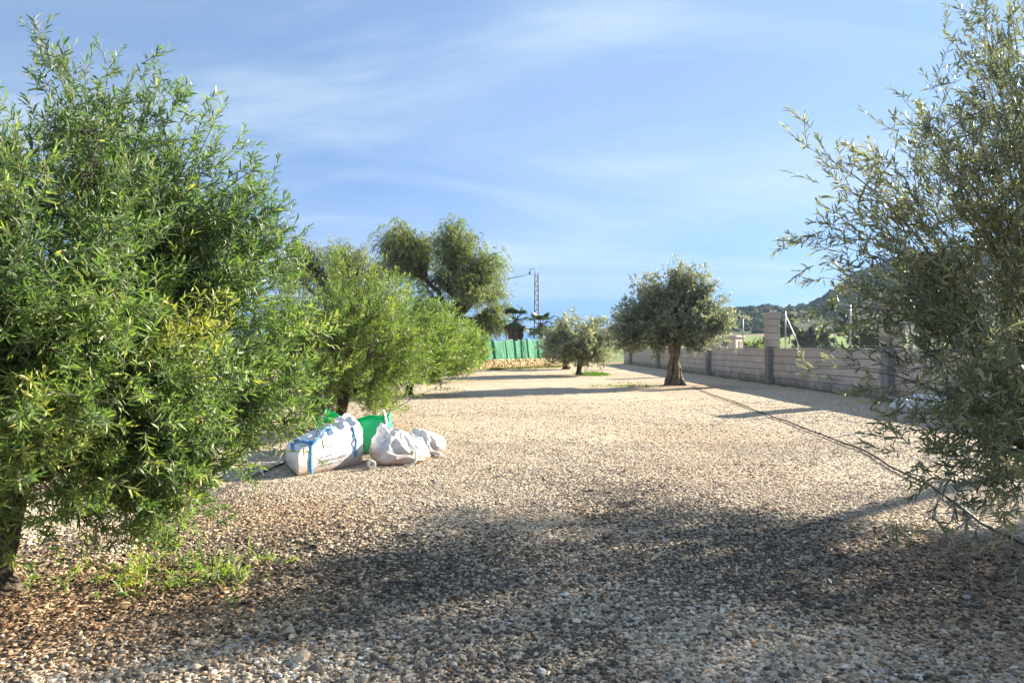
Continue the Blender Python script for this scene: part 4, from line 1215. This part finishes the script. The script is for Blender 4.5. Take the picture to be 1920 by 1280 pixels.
def spline(pts, n=6):
    pts = [Vector(p) for p in pts]; out = []
    for i in range(len(pts) - 1):
        p0 = pts[max(i - 1, 0)]; p1 = pts[i]; p2 = pts[i + 1]; p3 = pts[min(i + 2, len(pts) - 1)]
        for k in range(n):
            t_ = k / n
            out.append(0.5 * ((2 * p1) + (p2 - p0) * t_ + (2 * p0 - 5 * p1 + 4 * p2 - p3) * t_ ** 2 + (3 * p1 - p0 - 3 * p2 + p3) * t_ ** 3))
    out.append(pts[-1]); return out

# -- big white bag: corners A left-front, B right-front, C right-back, D left-back
BO = Vector((-2.02, 7.95, 0.0))
def loc(c): return [(x - BO.x, y - BO.y) for x, y in c]
wb = empty('bulk_bag', BO); tag(wb, 'half full white bulk bag with blue straps and faded printing', 'bag', 'bulk bags heaped beside the left olive row')
me, V, n = bag_mesh('bag_body', loc([(-2.17, 7.26), (-1.66, 8.05), (-1.95, 8.72), (-2.52, 8.02)]), [0.27, 0.46, 0.52, 0.26], 0.37, M['bag_white'], 2.0, 34, 22, 18, 0.015, 0.024, 0.095, 0.06, 0.75)
link('bag_body', me, wb)
def surf(k, s, v, off=0.012):
    """a point on the bag's side: side k, fraction s along it, fraction v of its height"""
    i = int(round((k + s) * 34)) % n; j = min(21, max(0, int(round(v * 21))))
    p = Vector(V[j * n + i]); d = Vector((p.x, p.y, 0)).normalized()
    return p + d * off
ribbon('strap', [surf(0, 0.20, v) for v in (0.02, 0.15, 0.3, 0.45, 0.6, 0.75, 0.9, 1.0)], 0.045, M['strap_blue'], wb, (0.64, 0.77, 0))
ribbon('strap', [surf(0, 0.84, v) for v in (0.22, 0.35, 0.5, 0.65, 0.8, 0.92, 1.0)], 0.04, M['strap_blue'], wb, (0.64, 0.77, 0))
a0 = surf(0, 0.20, 1.0); a1 = surf(3, 0.78, 0.92)
ribbon('strap', spline([a0, a0.lerp(a1, 0.3) + Vector((-0.06, -0.05, 0.055)), a0.lerp(a1, 0.7) + Vector((-0.07, -0.05, 0.045)), a1]), 0.045, M['strap_blue'], wb, (0, 0, 1))
a2 = surf(0, 0.5, 1.0, 0.0)
ribbon('strap', spline([surf(0, 0.20, 0.95), surf(0, 0.32, 1.0) + Vector((0.0, 0.0, 0.05)), a2 + Vector((-0.08, 0.08, 0.06)), a2 + Vector((-0.02, 0.18, 0.05))]), 0.045, M['strap_blue'], wb, (0.3, 0.3, 0.9))
# faded printing: rows of short strokes on the sunlit side
pr = MB(); rp = random.Random(4)
def stroke(s0_, s1_, v0, v1):
    b0 = len(pr.v)
    def pt(s, v):
        fi = (0 + s) * 34; i0 = int(fi); f_ = fi - i0; fj = v * 21; j0 = min(20, int(fj)); g_ = fj - j0
        def P_(i, j): return Vector(V[j * n + i % n])
        p = P_(i0, j0).lerp(P_(i0 + 1, j0), f_).lerp(P_(i0, j0 + 1).lerp(P_(i0 + 1, j0 + 1), f_), g_)
        return p + Vector((0.84, -0.54, 0)) * 0.005
    for (s, v) in ((s0_, v0), (s1_, v0), (s1_, v1), (s0_, v1)): pr.v.append(tuple(pt(s, v)))
    pr.f.append([b0, b0 + 1, b0 + 2, b0 + 3])
for (v, h, sa, sb) in ((0.44, 0.06, 0.34, 0.50), (0.30, 0.085, 0.30, 0.70), (0.195, 0.055, 0.29, 0.64), (0.70, 0.10, 0.44, 0.53)):
    s = sa
    while s < sb:
        w = rp.uniform(0.018, 0.030)
        stroke(s, s + w * 0.35, v, v + h); 
        if rp.random() < 0.7: stroke(s, s + w, v + h * rp.choice((0.0, 0.42, 0.8)), v + h * rp.choice((0.0, 0.42, 0.8)) + h * 0.2)
        if rp.random() < 0.5: stroke(s + w * 0.7, s + w, v, v + h)
        s += w + rp.uniform(0.008, 0.016)
pr.build('faded_print', M['print'], wb)['kind'] = 'stuff'

# -- open green bag behind
gb = empty('bulk_bag', (-2.03, 9.25, 0)); tag(gb, 'open bright green woven bulk bag standing behind the white one', 'bag', 'bulk bags heaped beside the left olive row')
def open_bag():
    cs = [(-0.36, -0.40), (0.44, -0.28), (0.40, 0.42), (-0.44, 0.36)]
    ns_ = 22; nv = 18
    per = []
    for k in range(4):
        a, b_ = Vector((*cs[k], 0)), Vector((*cs[(k + 1) % 4], 0))
        for i in range(ns_):
            s = i / ns_; e = abs(s - .5) * 2
            dip = (1 - e * e)
            h = 0.46 - 0.10 * dip * (1 if k != 0 else 0.9) + (0.03 if k == 3 else 0) + 0.03 * math.sin(11 * s + k * 2)
            p = a.lerp(b_, s); out = ((a + b_) / 2).normalized()
            per.append((p, out, h, dip))
    n_ = len(per); V_ = []; F_ = []
    for j in range(nv + 12):
        for (p, out, h, dip) in per:
            if j < nv:
                s = j / (nv - 1); z = h * s
                q = p + out * (0.05 * math.sin(math.pi * s) * dip) - p * 0.06 * max(0, 0.2 - s)
                q = q + p.normalized() * crumple((q.x, q.y, z * 2.2), 4.2, 0.06, 4.5)
            else:
                s = 1 - (j - nv) / 11 * 0.75; z = h * s - 0.002
                q = p * 0.965 + out * (0.05 * math.sin(math.pi * s) * dip)
                q = q + p.normalized() * crumple((q.x, q.y, z * 2.2), 4.2, 0.06, 4.5)
            V_.append((q.x, q.y, z))
    R_ = nv + 12
    for j in range(R_ - 1):
        for i in range(n_):
            i2 = (i + 1) % n_
            F_.append([j * n_ + i, j * n_ + i2, (j + 1) * n_ + i2, (j + 1) * n_ + i])
    F_.append([(R_ - 1) * n_ + i for i in range(n_)])
    F_.append([i for i in reversed(range(n_))])
    return mesh('bag_body', V_, F_, M['bag_green'], True), V_, n_
me, GV, gn = open_bag()
link('bag_body', me, gb)
for (k, s) in ((0, 0.55), (1, 0.02), (3, 0.4)):
    i = int((k + s) * 22) % gn
    pp = [Vector(GV[j * gn + i]) for j in range(9, 18)]
    pp = [p + Vector((p.x, p.y, 0)).normalized() * 0.008 for p in pp]
    top = pp[-1]
    ribbon('strap', pp + spline([top + Vector((0, 0, 0.02)), top + Vector((-0.04, 0.04, 0.03)), top + Vector((-0.12, 0.10, -0.02))])[1:], 0.04, M['strap_white'] if k != 2 else M['bag_green'], gb, Vector((-top.y, top.x, 0)).normalized()[:])

# -- dusty white sack lying right of it
sk = empty('bulk_bag', (-1.28, 8.25, 0)); tag(sk, 'slumped dusty white sack with a rope loop between the two other white bags', 'bag', 'bulk bags heaped beside the left olive row')
me, _, _ = bag_mesh('bag_body', [(x + 1.28, y - 8.25) for x, y in [(-1.53, 7.95), (-1.05, 8.05), (-0.98, 8.55), (-1.60, 8.55)]], [0.20, 0.07, 0.17, 0.42], 0.33, M['bag_grey'], 8.0, 32, 20, 16, 0.05, 0.05, 0.075, 0.25)
link('bag_body', me, sk)
M['loop'] = M['strap_white']
MB().tube(spline([(0.13, -0.16, 0.22), (0.20, -0.22, 0.16), (0.22, -0.30, 0.06), (0.17, -0.34, 0.02), (0.10, -0.36, 0.014)]), 0.011, 6).build('rope_loop', M['loop'], sk, True)
# -- small sack
s2 = empty('bulk_bag', (-1.08, 8.95, 0)); tag(s2, 'smallest crumpled grey white sack at the right end of the bag heap', 'bag', 'bulk bags heaped beside the left olive row')
me, _, _ = bag_mesh('bag_body', [(x + 1.08, y - 8.95) for x, y in [(-1.32, 8.52), (-0.88, 8.66), (-0.84, 9.05), (-1.26, 9.16)]], [0.08, 0.05, 0.20, 0.30], 0.20, M['bag_grey'], 15.0, 24, 16, 14, 0.03, 0.05, 0.07, 0.2)
link('bag_body', me, s2)
MB().tube(spline([(0.16, -0.12, 0.20), (0.20, -0.18, 0.10), (0.17, -0.22, 0.02), (0.24, -0.25, 0.014)]), 0.007, 6).build('rope_loop', M['loop'], s2, True)
MB().tube(spline([(-0.16, -0.26, 0.10), (-0.02, -0.36, 0.05), (0.14, -0.30, 0.04), (0.22, -0.34, 0.015)]), 0.03, 7).build('rolled_edge', M['bag_white'], s2, True)
# -- small white roll
def roll():
    V_ = []; F_ = []; n_ = 20
    prof = ((0.042, -0.035), (0.044, -0.02), (0.044, 0.02), (0.042, 0.035), (0.022, 0.035), (0.019, 0.02), (0.019, -0.02), (0.022, -0.035))
    for (r, x) in prof:
        for k in range(n_):
            a = 2 * math.pi * k / n_; V_.append((r * math.cos(a), x, r * math.sin(a) + 0.044))
    m_ = len(prof)
    for j in range(m_):
        for k in range(n_):
            k2 = (k + 1) % n_; j2 = (j + 1) % m_
            F_.append([j * n_ + k, j * n_ + k2, j2 * n_ + k2, j2 * n_ + k])
    return mesh('tape_roll', V_, F_, M['strap_white'], True)
o = link('tape_roll', roll(), None, (ground_at(697, 879)[0], ground_at(697, 879)[1], 0.012), (0, 0, R(25)))
tag(o, 'small white roll lying against the foot of the big white bag', 'roll')
# -- white strap loops lying left of the big bag
o = MB().tube(spline([at(528, 858, 7.75), at(520, 866, 7.5), at(505, 868, 7.4), at(493, 867, 7.4), at(488, 873, 7.35), at(494, 888, 7.2), at(497, 893, 7.25)]), 0.008, 6).build('rope', M['strap_white'], None, True)
tag(o, 'thin white rope looping out on the gravel left of the big white bag', 'rope')
# scrap
o = link('plastic_scrap', mesh('plastic_scrap', [(-.07, -.02, .02), (.0, -.04, .028), (.07, -.01, .02), (.05, .03, .035), (-.02, .035, .026), (-.06, .02, .03)], [[0, 1, 4, 5], [1, 2, 3, 4]], M['bag_white']), None, ground_at(826, 857))
o.modifiers.new('thick', 'SOLIDIFY').thickness = 0.003
tag(o, 'flat scrap of white plastic on the gravel right of the bags', 'litter')

# -- pale sack by the block wall
ws = empty('white_sack', (8.35, 14.6, 0)); tag(ws, 'pale blue white sack lying in shade at the foot of the block wall', 'sack')
me, _, _ = bag_mesh('bag_body', [(-0.55, -0.30), (0.50, -0.25), (0.55, 0.25), (-0.5, 0.35)], [0.18, 0.26, 0.34, 0.28], 0.36, M['bag_white'], 31.0, 24, 14, 12, 0.10, 0.05, 0.05, 0.5)
link('bag_body', me, ws)

# ------------------------------------------------------------------ grass, weeds and litter
def tufts(name, label, cat, centres, mat, n, h, w, seed):
    rng = np.random.default_rng(seed)
    P = []
    for (cx, cy, rx, ry, k) in centres:
        m_ = int(n * k)
        a = rng.uniform(0, 6.28, m_); r = rng.random(m_) ** 0.8 * (0.6 + 0.5 * rng.random(m_))
        P.append(np.stack([cx + rx * r * np.cos(a), cy + ry * r * np.sin(a), np.zeros(m_)], 1))
    P = np.concatenate(P); P = P[fbm(P[:, 0], P[:, 1], 2.2, seed) > 0.46]; m_ = len(P)
    P[:, 2] = relief(P[:, 0], P[:, 1])
    D = rng.normal(0, 0.55, (m_, 3)); D[:, 2] = 1
    L = h * rng.uniform(0.4, 1.2, m_)
    v, f, sz, tt = leaf_arrays(P, D, rng.normal(size=(m_, 3)), L, w * rng.uniform(0.7, 1.3, m_), np.clip(rng.normal(0.45, 0.25, m_), 0, 1), False)
    tag(link(name, np_mesh(name, v, f, sz, M[mat], {'tint': ('FLOAT', tt)})), label, cat, kind='stuff')
tufts('grass', 'bright green grass patch at the foot of the round olive', 'grass', [(3.9, 34.3, 1.0, 1.3, 1.0), (4.2, 36.5, 1.4, 1.0, 0.4)], 'grass', 1500, 0.13, 0.03, 1)
tufts('weeds', 'low green weeds in the gravel before the old olive', 'weeds', [(3.6, 24.2, 1.3, 0.7, 0.8), (4.4, 23.6, 0.7, 0.5, 0.4), (4.2, 26.0, 0.6, 0.6, 0.3), (-2.0, 22, 0.8, 1.6, 0.4), (-2.0, 29, 0.9, 2.0, 0.4)], 'grass', 420, 0.10, 0.022, 2)
tufts('dry_grass', 'dry olive brown grass along the foot of the yellow stone wall', 'grass', [(0.6, 45.5, 1.6, 2.2, 1.0), (2.4, 48.5, 1.2, 3.0, 0.9), (-0.8, 43.0, 0.9, 1.6, 0.4)], 'dead_grass', 2600, 0.16, 0.035, 3)
tufts('weeds', 'fine weeds growing along the foot of the block wall', 'weeds', [(9.1, y_, 0.18, 1.4, 0.25) for y_ in (14, 18.5, 20, 22, 24, 28, 31)], 'dead_grass', 500, 0.10, 0.014, 4)
tufts('weeds', 'small dry weeds and stalks scattered over the gravel', 'weeds', [(0.5, 9.5, 4.5, 4.5, 1.0), (-2.2, 5.2, 1.3, 1.5, 0.8), (2.8, 5.0, 1.3, 1.5, 0.6)], 'dead_grass', 420, 0.045, 0.006, 6)
# green shoots at the foot of the near left olive
rng = np.random.default_rng(14)
m_ = 80
O = np.stack([rng.normal(-1.80, 0.30, m_), rng.normal(4.1, 0.22, m_), np.zeros(m_)], 1)
O[:25, 0] = rng.normal(-2.15, 0.25, 25); O[:25, 1] = rng.normal(4.0, 0.12, 25)
T = rng.normal(0, 0.8, (m_, 3)); T[:, 2] = 0.45
me, *_ = foliage('sucker_shoots', M['leaf_fresh'], O, T, 0.15, 12, 0.06, 0.011, rng, True, 1.0, np.clip(rng.normal(0.7, 0.15, m_), 0, 0.95))
tag(link('sucker_shoots', me), 'fresh green shoots sprouting from the ground under the near left olive', 'shoots', kind='stuff')
def litter():
    rng = np.random.default_rng(17)
    P = []
    for (cx, cy, rx, ry, k) in ((-2.3, 3.6, 1.4, 0.9, 2600), (-1.7, 5.3, 1.0, 0.9, 900), (2.7, 4.0, 1.2, 0.9, 1600), (0.5, 4.4, 2.6, 1.4, 700)):
        P.append(np.stack([rng.normal(cx, rx * 0.55, k), rng.normal(cy, ry * 0.55, k), np.zeros(k)], 1))
    P = np.concatenate(P); m_ = len(P)
    P[:, 2] = relief(P[:, 0], P[:, 1]) + rng.uniform(0.010, 0.022, m_)
    D = rng.normal(size=(m_, 3)); D[:, 2] *= 0.18
    N = rng.normal(0, 0.35, (m_, 3)); N[:, 2] = 1
    v, f, sz, tt = leaf_arrays(P, D, N, 0.05 * rng.uniform(0.6, 1.2, m_), 0.011 * rng.uniform(0.7, 1.3, m_), rng.random(m_), True)
    tag(link('fallen_leaves', np_mesh('fallen_leaves', v, f, sz, M['litter'], {'tint': ('FLOAT', tt)})), 'brown fallen olive leaves scattered under the near trees', 'leaves', kind='stuff')
litter()

# ------------------------------------------------------------------ thin haze over the valley
hm = bpy.data.materials.new('haze'); hm.use_nodes = True
ht = hm.node_tree; ht.nodes.clear()
ho = ht.nodes.new('ShaderNodeOutputMaterial'); hv = ht.nodes.new('ShaderNodeVolumePrincipled')
hv.inputs['Color'].default_value = (0.50, 0.72, 1.0, 1); hv.inputs['Density'].default_value = 0.00014; hv.inputs['Anisotropy'].default_value = 0.2
ht.links.new(hv.outputs[0], ho.inputs['Volume'])
tag(MB().box((0, 380, 60), (1700, 920, 136)).build('haze', hm), 'thin blue haze over the valley', kind='stuff')
